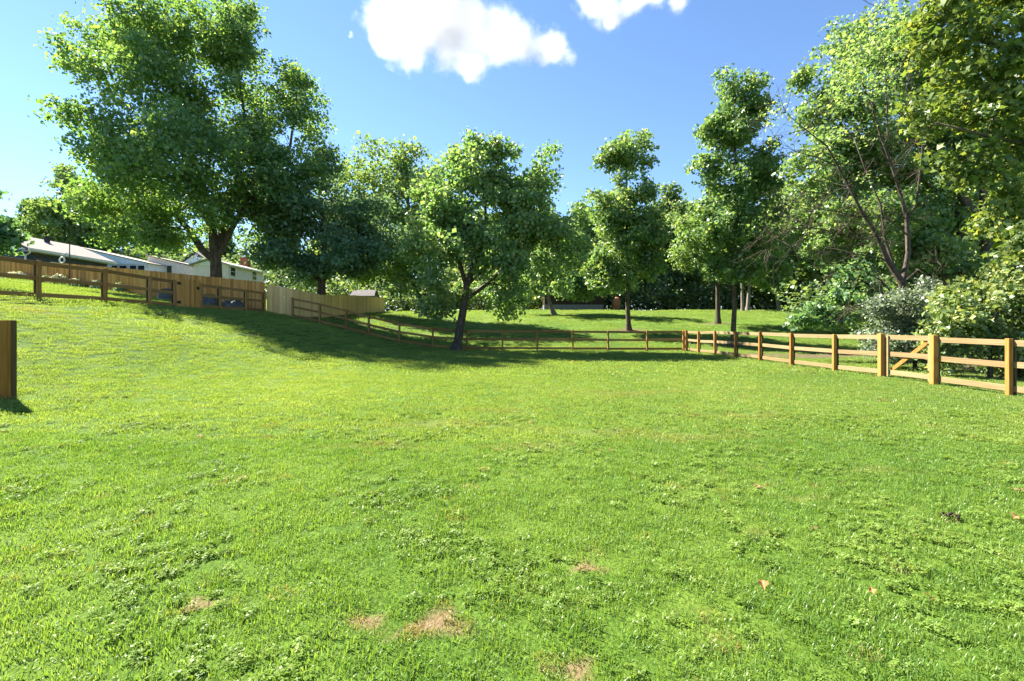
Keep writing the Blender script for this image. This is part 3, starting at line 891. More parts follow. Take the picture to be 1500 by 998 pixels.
# --- shrubs beyond the right fence
T_("sage_shrub", "dense grey green shrub mounded behind the fence gate", "shrub", 18.5,
   [(1340, 530, .06), (1340, 500, .05)],
   [(1340, 455, 55, 38, 0), (1310, 480, 45, 40, 0), (1385, 470, 50, 45, .5), (1290, 450, 26, 22, 0), (1340, 510, 70, 30, 0), (1370, 425, 36, 22, .8), (1310, 505, 50, 25, -.3)],
   leaf=.10, mat='sage', dens=1.3, seed=41, rc=.34, per=34, tint=.55, tspread=.2, budget=30000, boughs=30, crown_name="foliage", trunk_name="stem", r_tip=.006)
T_("vine_thicket", "yellow green thicket of vines filling the ground right of the gate", "shrub", 15.2,
   [(1450, 540, .06), (1450, 500, .05)],
   [(1440, 430, 65, 45, 1), (1500, 440, 60, 50, 0), (1420, 480, 60, 50, 0), (1490, 510, 70, 50, 0), (1560, 450, 70, 70, 0), (1480, 400, 40, 26, 1.5), (1395, 520, 40, 34, .2), (1620, 480, 60, 80, 0), (1405, 445, 26, 20, .6), (1465, 392, 24, 16, 1.6), (1500, 375, 22, 18, 1.6), (1385, 490, 26, 22, .2)],
   leaf=.14, mat='vine', dens=1.1, seed=42, rc=.36, per=30, tint=.5, tspread=.22, budget=34000, boughs=30, crown_name="foliage", trunk_name="stem", r_tip=.006)
T_("low_spreading_tree", "low dark green branches sweeping to the ground left of the grey shrub", "tree", 23.5,
   [(1300, 500, .12), (1295, 450, .1), (1290, 420, .09)],
   [(1235, 440, 42, 26, 0), (1200, 455, 26, 18, -.3), (1265, 420, 45, 24, 0), (1180, 470, 20, 13, -.4), (1240, 400, 34, 22, .5), (1275, 455, 35, 20, .5), (1215, 470, 26, 12, -.5)],
   leaf=.19, mat='darkleaf', dens=1.1, seed=43, rc=.42, per=30, tint=.5, budget=16000,
   limbs=[[(1290, 440, .09), (1240, 445, .05), (1195, 462, .02)]])
T_("understorey_tree", "shaded green understorey tree between the two right trunks", "tree", 25,
   [(1385, 440, .1), (1383, 400, .09), (1380, 370, .08)],
   [(1370, 370, 45, 36, 0), (1425, 400, 40, 26, 0), (1350, 410, 36, 22, 1), (1480, 380, 40, 30, 0)],
   leaf=.22, mat='tulip', dens=1.0, seed=44, rc=.55, per=28, tint=.4, budget=12000)

# --- background wood: three kinds of tree, copied
def proto(name, label, h, seed, mat):
    Y = 75.0; k = F / Y; zb = 479 + (CZ - g1(0, 75)) * k
    X = lambda x: 750 + x * k
    Zy = lambda z: zb - z * k
    r = random.Random(seed)
    bl = []
    for i in range(9):
        u = i / 8; z = h * (.3 + .62 * u); w = h * .27 * math.sin(math.pi * (.28 + .66 * u)) + .5
        bl.append((X(r.uniform(-1, 1) * w * .6), Zy(z), w * k * r.uniform(.75, 1), h * .12 * k, r.uniform(-1, 1) * w * .5))
    return T_(name, label, "tree", Y, [(X(0), zb, .32), (X(.2), Zy(h * .22), .25), (X(r.uniform(-.5, .5)), Zy(h * .5), .18), (X(.2), Zy(h * .8), .07)],
              bl, leaf=.40, mat=mat, dens=1.2, bs=1.0, seed=seed, rc=1.05, per=26, tint=.48, budget=24000, bark='bark')


PA = proto("woodland_tree", "far woodland tree rising highest between the two slim trees", 18, 51, 'wood')
PB = proto("woodland_tree", "far woodland tree", 15, 52, 'wood')
PC = proto("woodland_tree", "far woodland tree", 20, 53, 'tulip')
WG = "trees of the far wood"
spots = [  # px, depth, source, scale, label
    (985, 78, PA, 1.18, "tall pale green woodland tree between the slim tree and the tallest slim tree"),
    (905, 82, PB, 1.2, "woodland tree directly behind the crown of the left slim tree"),
    (850, 76, PB, 1.15, "woodland tree just right of the leaning centre tree, above the brown shed"),
    (770, 84, PA, .85, "woodland tree hidden behind the leaning centre tree's right half"),
    (690, 88, PB, .95, "woodland tree hidden behind the leaning centre tree's trunk"),
    (600, 80, PA, .85, "woodland tree behind the far end of the tan board fence"),
    (545, 86, PB, .9, "woodland tree above the grey roofed shed"),
    (1030, 84, PB, 1.3, "woodland tree directly left of the tallest slim tree's crown"),
    (1095, 72, PB, .95, "woodland tree right behind the tallest slim tree"),
    (1150, 74, PA, 1.15, "woodland tree just right of the tallest slim tree, above the pale leaning trunk"),
    (1205, 64, PC, 1.05, "woodland tree behind the left reach of the bare branches"),
    (1265, 52, PC, .75, "woodland tree behind the low sweeping dark branches"),
    (1340, 46, PC, .75, "woodland tree behind the half dead tree's trunk"),
    (1420, 40, PC, .75, "woodland tree behind the dense maple's trunk"),
    (1500, 36, PA, .8, "woodland tree at the right edge behind the vine thicket"),
    (950, 95, PC, 1.1, "farthest woodland tree in the gap beside the slim tree's clear trunk"),
    (105, 66, PC, .82, "tall tree rising behind the grey roof, left of the huge maple"),
    (40, 74, PB, .85, "tree behind the left end of the grey roof"),
    (165, 72, PA, .9, "tree behind the pale blue gable, under the huge maple"),
    (235, 84, PB, .9, "tree behind the cream sunroom"),
    (330, 88, PB, .8, "tree behind the cream house with the brick chimney"),
    (425, 80, PB, .75, "tree in the gap right of the cream house"),
    (655, 94, PC, 1.0, "distant woodland tree seen left of the leaning centre tree's crown"),
    (735, 92, PC, .95, "distant woodland tree hidden behind the top of the leaning centre tree"),
    (815, 90, PA, 1.1, "woodland tree behind the right shoulder of the leaning centre tree"),
    (882, 96, PC, 1.1, "distant woodland tree at the left side of the left slim tree"),
    (1012, 92, PC, 1.1, "distant woodland tree just left of the shorter mottled tree"),
    (1062, 96, PA, 1.1, "distant woodland tree hidden by the tallest slim tree's trunk"),
    (1125, 88, PC, .95, "distant woodland tree in the gap right of the tallest slim tree"),
    (490, 92, PC, .95, "distant woodland tree behind the dark tree by the tan fence"),
]
for i, (px, Y, src, sc, lab) in enumerate(spots):
    X = (px - 750) / F * Y
    dup(src, (X, Y, g1(X, Y)), random.uniform(0, 6.28), sc, lab)["group"] = WG
for src in (PA, PB, PC):
    for ch in list(src.children): bpy.data.objects.remove(ch)
    bpy.data.objects.remove(src)

# pale trunks at the wood's edge
for (px, Y, py0, xt, yt, rad, lab) in ((1088, 60, 452, 1086, 400, .22, "straight pale trunk, left of a pair at the far lawn's edge"),
                                       (1095, 61, 450, 1099, 405, .26, "forking pale trunk, right of a pair at the far lawn's edge"),
                                       (1142, 61, 453, 1133, 420, .2, "leaning pale trunk standing alone at the far lawn's edge")):
    T_("edge_tree", lab, "tree", Y, [(px, py0, rad), ((px + xt) / 2, (py0 + yt) / 2, rad * .8), (xt, yt, rad * .6), (xt, yt - 40, rad * .4)],
       [(xt, yt - 30, 34, 30, 1), (xt + 10, yt - 60, 30, 30, 2), (xt - 12, yt - 8, 26, 12, 1)], leaf=.38, mat='tulip', dens=.8, seed=px, rc=1.0, per=24, tint=.5, bark='pale_bark', budget=7000)

# undergrowth as one dark mass, and the deep wood behind it
def mass(name, label, n, y0, y1, x0, x1, h0, h1, leaf, mat, seed, clump=.35):
    r = np.random.default_rng(seed)
    nc = n // 26
    x = r.uniform(x0, x1, nc); y = r.uniform(y0, y1, nc) + .04 * x
    hh = h0 + (h1 - h0) * np.clip(.5 + .9 * vnoise(x, y, clump, seed), 0, 1)
    z = hh * r.uniform(0, 1, nc) ** .8
    C = np.repeat(np.stack([x, y, gz(x, y) + z], -1), 26, 0) + r.normal(0, 1, (nc * 26, 3)) * np.array((.8, .8, .5)) * leaf / .38
    k = C[:, 2] > gz(C[:, 0], C[:, 1]); C = C[k]
    nr = rnd_dir(r, len(C)) * .8 + np.array((0, -.2, .8))
    t = np.clip(r.normal(.42, .2, len(C)), 0, 1)
    o = obj(name, leaf_mesh(name, C, nr, leaf, M[mat], r, t))
    tag(o, label, kind="stuff"); return o


mass("undergrowth", "dark tangled undergrowth along the far edge of the lawn", 42000, 71, 79, -30, 60, 1.6, 6.0, .42, 'wood', 61)
mass("deep_wood", "deep shaded wood filling the background", 42000, 88, 106, -75, 110, 6, 15, .75, 'wood', 62, .12)
mass("undergrowth", "shaded undergrowth beneath the trees beyond the right fence", 22000, 31, 46, 27, 62, 1.0, 6.0, .34, 'wood', 63)
mass("undergrowth", "bushes massed behind the houses on the left", 16000, 66, 82, -100, -30, 2, 8.0, .5, 'wood', 64)

# ------------------------------------------------------------------ three-rail fences
RAILZ = (1.30, .76, .17)
PH = 1.40


def fence(name, label, posts, side, mats, extra=None, mesh_wire=True, skip=(), pw=.105, jit=0):
    """posts: [(x, y)]; side: unit vector from the post towards the rails"""
    r = random.Random(len(posts) + jit)
    x0, y0 = posts[0]
    root = empty(name, (x0, y0, g1(x0, y0)), label, "fence")
    sx, sy = side
    for i, (x, y) in enumerate(posts):
        z = g1(x, y); rz = math.atan2(sy, sx)
        w = pw * (1.4 if extra and i in extra else 1)
        h = PH + r.uniform(-.015, .02) + (.03 if extra and i in extra else 0)
        MB().box((x, y, z + h / 2 - .06), (w, w, h + .12), rz + r.uniform(-.03, .03)).build("post", M[mats[0]], root, bevel=.006)
        MB().box((x + sx * (pw / 2 + .07), y + sy * (pw / 2 + .07), z + .64), (.045, .085, 1.30), rz).build("backing_board", M['backing'], root)
    for i in range(len(posts) - 1):
        if i in skip: continue
        (xa, ya), (xb, yb) = posts[i], posts[i + 1]
        o = pw / 2 + .022
        za, zb = g1(xa, ya), g1(xb, yb)
        for k, h in enumerate(RAILZ):
            e = r.uniform(-.012, .012)
            d = Vector((xb - xa, yb - ya, 0)).normalized() * .004
            MB().beam((xa + sx * o + d.x, ya + sy * o + d.y, za + h + e), (xb + sx * o - d.x, yb + sy * o - d.y, zb + h + r.uniform(-.012, .012)), .148, .038).build("rail", M[mats[1]], root, bevel=.004)
        if mesh_wire:
            mb = MB(); o2 = pw / 2 + .045; n = int(math.hypot(xb - xa, yb - ya) / .1)
            for k in range(1, n):
                u = k / n; x = xa + (xb - xa) * u + sx * o2; y = ya + (yb - ya) * u + sy * o2; z = za + (zb - za) * u
                mb.tube([(x, y, z + .04), (x, y, z + 1.24)], .0009, 3, False)
            for k in range(12):
                z = .06 + k * .1
                mb.tube([(xa + sx * o2, ya + sy * o2, za + z), (xb + sx * o2, yb + sy * o2, zb + z)], .0009, 3, False)
            mb.build("wire_mesh", M['wire'], root)["kind"] = "stuff"
    return root


def yr(px): return 12.49 / ((px - 750) / F + .0258)
def xr(y): return 12.49 - .0258 * y


ys = [yr(p) for p in (1005, 1023, 1047, 1077, 1113, 1159, 1222, 1291)]
fence("rail_fence", "sunlit pale three rail fence on the right, from the corner to the gate", [(xr(y), y) for y in ys], (1, 0), ('post', 'rail'), extra={0, 7})
ys2 = [yr(p) for p in (1368, 1478)] + [8.9, 6.6]
fence("rail_fence", "short three rail fence on the right, nearest the viewer beyond the gate", [(xr(y), y) for y in ys2], (1, 0), ('post', 'rail'), extra={0}, jit=3)
YB = 30.75
bx_ = [(p - 750) / F * YB for p in (428, 468, 507, 540, 585, 634, 684, 736, 787, 839, 891, 948, 1003.0)]
fence("rail_fence", "long shaded three rail fence across the back of the lawn", [(x, YB) for x in bx_[:-1]] + [(bx_[-1] - .09, YB - .02)], (0, 1), ('wpost', 'weathered'), jit=5)
XL = -16.7
yl = [11.3, 13.65, 16.07, 18.7, 21.0, 22.55]
fence("rail_fence", "dark three rail fence on the left bank, left of the board gate", [(XL, y) for y in yl], (-1, 0), ('wpost', 'weathered'), jit=8)
yl2 = [24.45, 26.05, 28.6, 30.75]
fence("rail_fence", "short three rail fence on the left bank, right of the board gate", [(XL, y) for y in yl2], (-1, 0), ('wpost', 'weathered'), jit=9)

# right gate with its diagonal brace
ga, gb = ys[-1] - .11, ys2[0] + .10
X0 = xr((ga + gb) / 2) + .045
root = empty("fence_gate", (X0, (ga + gb) / 2, g1(X0, ga)), "pale wooden gate with diagonal brace in the right fence", "gate")
zg = g1(X0, ga) + .03
for y in (ga - .05, gb + .05):
    MB().box((X0, y, zg + .66), (.045, .10, 1.32)).build("stile", M['rail'], root, bevel=.004)
for h in RAILZ:
    MB().beam((X0 + .045, ga - .005, zg + h - .03), (X0 + .045, gb + .005, zg + h - .03), .148, .038).build("rail", M['rail'], root, bevel=.004)
MB().beam((X0 + .085, ga - .12, zg + .22), (X0 + .085, gb + .12, zg + 1.22), .12, .036, up=(0, 0.5, 1)).build("brace", M['post'], root, bevel=.004)
mb = MB()
for k in range(1, 17):
    y = ga + (gb - ga) * k / 17
    mb.tube([(X0 + .108, y, zg + .05), (X0 + .108, y, zg + 1.2)], .0009, 3, False)
for k in range(12):
    mb.tube([(X0 + .108, ga, zg + .06 + k * .1), (X0 + .108, gb, zg + .06 + k * .1)], .0009, 3, False)
mb.build("wire_mesh", M['wire'], root)["kind"] = "stuff"
for h in (.3, 1.1):
    MB().box((X0 - .03, gb + .05, zg + h), (.012, .12, .04)).build("hinge", M['black'], root)

# board gate in the left fence
root = empty("board_gate", (XL, 23.5, g1(XL, 23.5)), "stained board gate with black hinges in the left rail fence", "gate")
y0, y1 = 22.66, 24.36
for k in range(10):
    y = y0 + (y1 - y0) * (k + .5) / 10
    MB().box((XL + .02 + .004 * (k % 2), y, g1(XL, y) + .79), (.022, (y1 - y0) / 10 - .006, 1.46 + random.uniform(-.01, .01))).build("board", M['board'], root)
for h in (.3, 1.25):
    MB().beam((XL - .02, y0, g1(XL, y0) + h), (XL - .02, y1, g1(XL, y1) + h), .09, .04).build("rail", M['weathered'], root)
    MB().box((XL + .045, y0 + .12, g1(XL, y0) + h), (.02, .22, .13)).build("hinge", M['black'], root)
MB().box((XL + .05, y1 - .2, g1(XL, y1) + 1.1), (.03, .16, .14)).build("latch", M['black'], root)

# foreground post with a board at the left picture edge
Yp = 8.27
xp = (16 - 750) / F * Yp
root = empty("fence_end", (xp, Yp, g1(xp, Yp)), "dark brown wooden fence end standing alone at the left picture edge", "fence")
zp = P(0, 587, Yp)[2]
MB().box((xp - .045, Yp + .06, zp + .70), (.09, .09, 1.52)).build("post", M['backing'], root, bevel=.006)
for k in range(1):
    MB().box((xp - .21 - .30 * k, Yp, zp + .73 + .004 * k), (.40, .026, 1.46)).build("board", M['darkpost'], root, bevel=.003)


# ------------------------------------------------------------------ privacy fences: one mesh, many boards
def boards(name, label, path, mat, width, height, step=.145, seed=0, rail_mat='weathered', wig=.02):
    r = random.Random(seed)
    root = empty(name, (path[0][0], path[0][1], path[0][2]), label, "fence")
    mb = MB().box((0, 0, .5), (width, .02, 1.0))
    me = np_mesh("board", np.array(mb.v), mb.f, M[mat])
    n_ = 0
    for a, b in zip(path[:-1], path[1:]):
        L = math.hypot(b[0] - a[0], b[1] - a[1]); n = max(1, int(round(L / step))); rz = math.atan2(b[1] - a[1], b[0] - a[0])
        for k in range(n):
            u = (k + .5) / n
            x = a[0] + (b[0] - a[0]) * u; y = a[1] + (b[1] - a[1]) * u; z = a[2] + (b[2] - a[2]) * u
            o = bpy.data.objects.new("board", me); COL.objects.link(o); o.parent = root
            h = height(u) if callable(height) else height
            o.location = (x - path[0][0] + r.uniform(-.004, .004), y - path[0][1] + .004 * (k % 2), z - path[0][2] - .1)
            o.scale = (L / n / step, 1, h + .1 + r.uniform(-wig, wig)); o.rotation_euler = (r.uniform(-.006, .006), r.uniform(-.006, .006), rz)
            n_ += 1
        q = Vector((-(b[1] - a[1]), b[0] - a[0], 0)).normalized() * .04
        for h in (.35, 1.45):
            MB().beam((a[0] + q.x, a[1] + q.y, a[2] + h), (b[0] + q.x, b[1] + q.y, b[2] + h), .09, .04).build("rail", M[rail_mat], root)
    return root


def gp(px, py, Y):
    q = P(px, py, Y); return (q[0], q[1], q[2])


# the brown fence runs obliquely up the neighbour's ground
pth = [gp(-40, 411, 41), gp(0, 415, 40), gp(100, 423, 38), gp(230, 438, 34.5), gp(388, 458, 31.3)]
boards("privacy_fence", "tall stained brown board fence climbing to the left below the houses", pth, 'board', .146, 2.08, step=.155, seed=2)
pth = [gp(391, 457, 31.2), gp(428, 463, 31.6), gp(470, 469, 34.5), gp(520, 463, 42), gp(563, 461, 52)]
boards("privacy_fence", "bare tan board fence running back from the lawn's left rear corner", pth, 'tan', .1655, 1.9, step=.165, seed=3, wig=.012)

# ------------------------------------------------------------------ houses
def slab(pts, t):
    """polygon with thickness t along its normal (downwards)"""
    p = [Vector(q) for q in pts]; n = (p[1] - p[0]).cross(p[2] - p[0]).normalized()
    if n.z > 0 or (abs(n.z) < 1e-4 and n.y < 0): n = -n
    k = len(p); mb = MB()
    mb.add(p + [q + n * t for q in p], [list(range(k)), list(range(2 * k - 1, k - 1, -1))] + [[i, i + k, (i + 1) % k + k, (i + 1) % k] for i in range(k)])
    return mb


def window(root, c, w, h, axis, frame='white', name="window"):
    """axis 'x': set in a wall facing +x; 'y': facing the viewer (-y)"""
    x, y, z = c
    if axis == 'x':
        f = MB().box((x + .03, y, z), (.06, w + .16, h + .16)).build(name, M[frame], root)
        MB().box((x + .065, y, z), (.02, w, h)).build("pane", M['glass'], f)
        MB().box((x + .08, y, z), (.03, w, .05)).build("glazing_bar", M[frame], f)
    else:
        f = MB().box((x, y - .03, z), (w + .16, .06, h + .16)).build(name, M[frame], root)
        MB().box((x, y - .065, z), (w, .02, h)).build("pane", M['glass'], f)
    return f


root = empty("grey_roofed_house", (-49, 46, 5.8), "low house with grey shingle roof, dark blue walls and white gutter behind the brown fence", "house")
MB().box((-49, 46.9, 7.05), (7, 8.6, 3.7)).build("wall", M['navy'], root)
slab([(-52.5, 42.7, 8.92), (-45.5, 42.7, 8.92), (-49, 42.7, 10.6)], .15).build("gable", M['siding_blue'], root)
MB().add(*(lambda s: (s.v, s.f))(slab([(-44.8, 42.2, 9.0), (-44.8, 51.5, 9.0), (-49, 51.5, 10.78), (-49, 42.2, 10.78)], .16))).build("roof", M['roof'], root)
slab([(-53.2, 42.2, 9.0), (-53.2, 51.5, 9.0), (-49.01, 51.5, 10.78), (-49.01, 42.2, 10.78)], .16).build("roof", M['roof'], root)
MB().box((-44.74, 46.85, 8.86), (.13, 9.4, .20)).build("gutter", M['white'], root)
MB().tube([(-44.74, 42.35, 8.8), (-44.9, 42.4, 8.55), (-45.42, 42.5, 8.3), (-45.42, 42.5, 6)], .07, 6).build("downspout", M['white'], root)
MB().box((-45.1, 46.85, 8.72), (.75, 9.2, .05)).build("soffit", M['white'], root)
v_ = MB().box((-48.3, 47.3, 10.62), (.32, .32, .55)).box((-48.3, 47.3, 10.98), (.5, .5, .12)).build("roof_vent", M['black'], root)
for y in (45.5, 48.6):
    window(root, (-45.5, y, 7.4), 1.1, 1.2, 'x')

root = empty("sunroom", (-47, 54, 6), "pale blue sided sunroom with a sloping top and a row of small dark windows", "house")
Yw = 54.0
xa, xb = (112 - 750) / F * Yw, (215 - 750) / F * Yw
za, zb = P(0, 361, Yw)[2], P(0, 385, Yw)[2]
MB().box(((xa + xb) / 2, Yw + 2.1, 7.2), (xb - xa - .02, 4, 4)).build("wall", M['siding_blue'], root)
slab([(xa, Yw, 9.2), (xb, Yw, 9.2), (xb, Yw, zb), (xa, Yw, za)], 4.0).build("wall", M['siding_blue'], root)
mb = MB(); z = 9.12
while z < za - .15:
    xe = xb if z + .17 < zb else xb - (xb - xa) * (z + .17 - zb) / (za - zb)
    mb.add([(xa, Yw - .045, z), (xe, Yw - .045, z), (xe, Yw - .006, z + .19), (xa, Yw - .006, z + .19), (xa, Yw, z), (xe, Yw, z)], [[0, 1, 2, 3], [4, 5, 1, 0]])
    z += .2
o = mb.build("siding", M['siding_blue'], root); o["kind"] = "stuff"
slab([(xa - .1, Yw - .15, za + .04), (xb + .25, Yw - .15, zb + .0), (xb + .25, Yw + 4.1, zb), (xa - .1, Yw + 4.1, za + .04)], .1).build("roof", M['roof_pale'], root)
for a, b in ((164.5, 172.5), (176, 186), (191, 200), (203, 212.5)):
    q = P((a + b) / 2, 394, Yw)
    window(root, (q[0], Yw, q[2] - .05), (b - a) / F * Yw, .85, 'y')
MB().box((xb - .08, Yw - .06, 7.5), (.2, .14, 3.6)).build("corner_board", M['white'], root)

root = empty("cream_sunroom", (-41, 57, 6), "cream low building with small dark windows between the blue gable and the maple trunk", "house")
Yw = 57.0
xa, xb = (216 - 750) / F * Yw, (292 - 750) / F * Yw
za, zb = P(0, 375, Yw)[2], P(0, 393, Yw)[2]
slab([(xa, Yw, 5.5), (xb, Yw, 5.5), (xb, Yw, zb), (xa, Yw, za)], 3.5).build("wall", M['cream'], root)
slab([(xa - .1, Yw - .25, za + .12), (xb + .3, Yw - .25, zb + .12), (xb + .3, Yw + 3.6, zb + .12), (xa - .1, Yw + 3.6, za + .12)], .1).build("roof", M['roof_pale'], root)
MB().tube([(xb + .25, Yw - .2, zb), (xb + .1, Yw - .1, zb - .4), (xb + .1, Yw - .1, 6)], .06, 6).build("downspout", M['white'], root)
for a, b in ((219.5, 228), (231.5, 240), (245, 252)):
    q = P((a + b) / 2, 394, Yw)
    window(root, (q[0], Yw, q[2] - .05), (b - a) / F * Yw, .9, 'y')

root = empty("cream_house", (-36, 57, 5.5), "cream sided house with pale roof and brick chimney behind the maple trunk", "house")
MB().box((-36.1, 58.4, 7.2), (4.2, 7.6, 3.9)).build("wall", M['cream'], root)
slab([(-38.2, 54.55, 9.1), (-34, 54.55, 9.1), (-36.1, 54.55, 9.75)], .15).build("gable", M['siding_blue'], root)
slab([(-33.7, 54.2, 9.14), (-33.7, 62.5, 9.14), (-36.1, 62.5, 9.85), (-36.1, 54.2, 9.85)], .14).build("roof", M['roof_pale'], root)
slab([(-38.5, 54.2, 9.14), (-38.5, 62.5, 9.14), (-36.11, 62.5, 9.85), (-36.11, 54.2, 9.85)], .14).build("roof", M['roof_pale'], root)
MB().box((-33.62, 58.35, 9.02), (.12, 8.4, .16)).build("gutter", M['white'], root)
MB().box((-37.0, 63.2, 9.4), (1.0, .8, 3.4)).box((-37.0, 63.2, 11.15), (1.12, .92, .14)).build("chimney", M['brick'], root)
for y in (55.4, 60.0):
    window(root, (-34, y, 8.35), .85, 1.0, 'x')
root = empty("far_house", (-47, 68, 6), "grey roofed house farther back, glimpsed between the maple's lowest limbs", "house")
MB().box((-47.2, 71, 8.2), (5.6, 6, 5)).build("wall", M['siding_blue'], root)
slab([(-43.9, 67.6, 10.75), (-43.9, 74.3, 10.75), (-47.2, 74.3, 12.9), (-47.2, 67.6, 12.9)], .16).build("roof", M['roof'], root)
slab([(-50.5, 67.6, 10.75), (-50.5, 74.3, 10.75), (-47.21, 74.3, 12.9), (-47.21, 67.6, 12.9)], .16).build("roof", M['roof'], root)
slab([(-50, 68, 10.7), (-44.4, 68, 10.7), (-47.2, 68, 12.6)], .1).build("gable", M['siding_blue'], root)

# grey shed behind the tan fence; brown shed at the wood's edge
q = gp(531, 425, 58)
root = empty("garden_shed", (q[0], 58, g1(q[0], 58)), "small grey roofed shed peeping over the end of the tan board fence", "shed")
MB().box((q[0], 59, q[2] - 1.7), (2.6, 2, 2.3)).build("wall", M['stone'], root)
slab([(q[0] - 1.6, 57.7, q[2] - .75), (q[0] + 1.6, 57.7, q[2] - .75), (q[0] + 1.4, 59, q[2] + .1), (q[0] - 1.4, 59, q[2] + .1)], .1).build("roof", M['roof'], root)
slab([(q[0] - 1.6, 60.3, q[2] - .75), (q[0] + 1.6, 60.3, q[2] - .75), (q[0] + 1.4, 59.01, q[2] + .1), (q[0] - 1.4, 59.01, q[2] + .1)], .1).build("roof", M['roof'], root)
Yw = 66.5
xa, xb = (797 - 750) / F * Yw, (884 - 750) / F * Yw; z0 = g1((xa + xb) / 2, Yw)
root = empty("brown_shed", ((xa + xb) / 2, Yw, z0), "dark brown board shed on a pale stone base in the shade of the wood", "shed")
MB().box(((xa + xb) / 2, Yw + 2, z0 + .3), (xb - xa, 4, 1.1)).build("foundation", M['stone'], root)
n = 12
for k in range(n):
    z = z0 + .86 + k * .19 + .095
    MB().box(((xa + xb) / 2, Yw + .03 + .012 * (k % 2), z), (xb - xa - .1, .08, .185)).build("plank", M['brown_wall'], root)
MB().box(((xa + xb) / 2, Yw + 2.05, z0 + 2), (xb - xa - .2, 3.7, 2.28)).build("wall", M['brown_wall'], root)
slab([(xa - .3, Yw - .4, z0 + 3.1), (xb + .3, Yw - .4, z0 + 3.1), (xb + .3, Yw + 2, z0 + 4.2), (xa - .3, Yw + 2, z0 + 4.2)], .12).build("roof", M['brown_wall'], root)
slab([(xa - .3, Yw + 4.4, z0 + 3.1), (xb + .3, Yw + 4.4, z0 + 3.1), (xb + .3, Yw + 2.01, z0 + 4.2), (xa - .3, Yw + 2.01, z0 + 4.2)], .12).build("roof", M['brown_wall'], root)
xa = (903 - 750) / F * 66; z0 = g1(xa, 66)
MB().tube([(xa, 66, z0 - .1), (xa, 66, z0 + .35), (xa, 66, z0 + 1.1), (xa, 66, z0 + 1.8), (xa, 66, z0 + 2.0)], [.45, .5, .62, .5, .2], 9).build("clay_urn", flat_mat("terracotta", (.26, .10, .05), .8))
tag(bpy.data.objects["clay_urn"], "rust coloured rounded urn beside the slim trunk at the wood's edge", "urn")


# ------------------------------------------------------------------ plants and odds and ends by the brown fence
def mound(name, label, px, py, Y, rx, h, mat, leaf, n, seed, group=None, flower=None):
    r = np.random.default_rng(seed); q = P(px, py, Y); x, y = q[0], q[1]; z = g1(x, y)
    v = rnd_dir(r, n); v[:, 2] = np.abs(v[:, 2]); rad = r.uniform(.55, 1, (n, 1)) ** .5
    lump = 1 + .25 * np.sin(v[:, :1] * 7 + seed) * np.cos(v[:, 1:2] * 6)
    C = v * rad * lump * np.array((rx, rx * .8, h))
    root = empty(name, (x, y, z), label, "shrub", group)
    t = np.clip(r.normal(.5, .2, n), 0, 1)
    obj("foliage", leaf_mesh("foliage", C + np.array((0, 0, .03)), v + rnd_dir(r, n) * .6, leaf, M[mat], r, t), root)
    if flower:
        m = n // 2; v = rnd_dir(r, m); v[:, 2] = np.abs(v[:, 2]); C = v * np.array((rx, rx * .8, h)) * 1.03
        obj("blossom", leaf_mesh("blossom", C + np.array((0, 0, .05)), v + rnd_dir(r, m) * .4, leaf * 1.1, M['hostas'], r, np.clip(r.normal(.5, .2, m), 0, 1)), root)
    return root


PL = "shrubs planted along the brown fence"
mound("flowering_shrub", "low cream flowering shrub, leftmost along the brown fence", 25, 418, 38.7, .95, .55, 'vine', .16, 420, 1, PL, True)
mound("flowering_shrub", "cream flowering shrub just right of the first tall fence post", 68, 420, 37.9, .55, .5, 'vine', .16, 300, 2, PL, True)
mound("flowering_shrub", "largest cream flowering shrub, left of the black garden pole", 87, 423, 37.5, .7, .72, 'vine', .16, 420, 3, PL, True)
mound("flowering_shrub", "narrow cream flowering shrub just right of the black garden pole", 108, 424, 37.1, .35, .6, 'vine', .15, 200, 4, PL, True)
mound("round_shrub", "round grey green shrub nearest the black garden pole", 118, 426, 36.9, .5, .62, 'bluegreen', .12, 420, 5, PL)
mound("round_shrub", "round grey green shrub half hidden behind a fence post", 142, 428, 36.2, .5, .7, 'sage', .12, 420, 6, PL)
mound("round_shrub", "round grey green shrub rightmost along the brown fence", 175, 432, 35.3, .5, .68, 'bluegreen', .12, 420, 7, PL)


def heap(label, px, Y, w, h, seed):
    r = random.Random(seed); q = P(px, 440, Y); x, y = q[0], q[1]; z = g1(x, y)
    n, m = 16, 7; V = []; Fc = []
    for j in range(m + 1):
        for i in range(n):
            t = 2 * math.pi * i / n; u = j / m
            rr = math.cos(u * math.pi / 2) ** .7
            k = 1 + .3 * mnoise.noise(Vector((math.cos(t) * 1.7 + seed, math.sin(t) * 1.7, u * 2)))
            V.append((x + w * rr * k * math.cos(t), y + w * .55 * rr * k * math.sin(t), z - .05 + h * math.sin(u * math.pi / 2) * k))
    for j in range(m):
        for i in range(n):
            a = j * n + i; b = j * n + (i + 1) % n
            Fc.append([a, b, b + n, a + n])
    o = MB().add(V, Fc).build("covered_heap", M['tarp'], None)
    tag(o, label, "covered heap", "tarpaulin covered heaps behind the left fence")


heap("dark blue grey covered heap left of the board gate", 244, 32.5, .8, .75, 3)
heap("blue grey covered heap just right of the board gate", 306, 30.6, .75, .75, 5)
heap("blue grey covered heap behind the rails farther right of the board gate", 343, 30.2, .85, .7, 8)

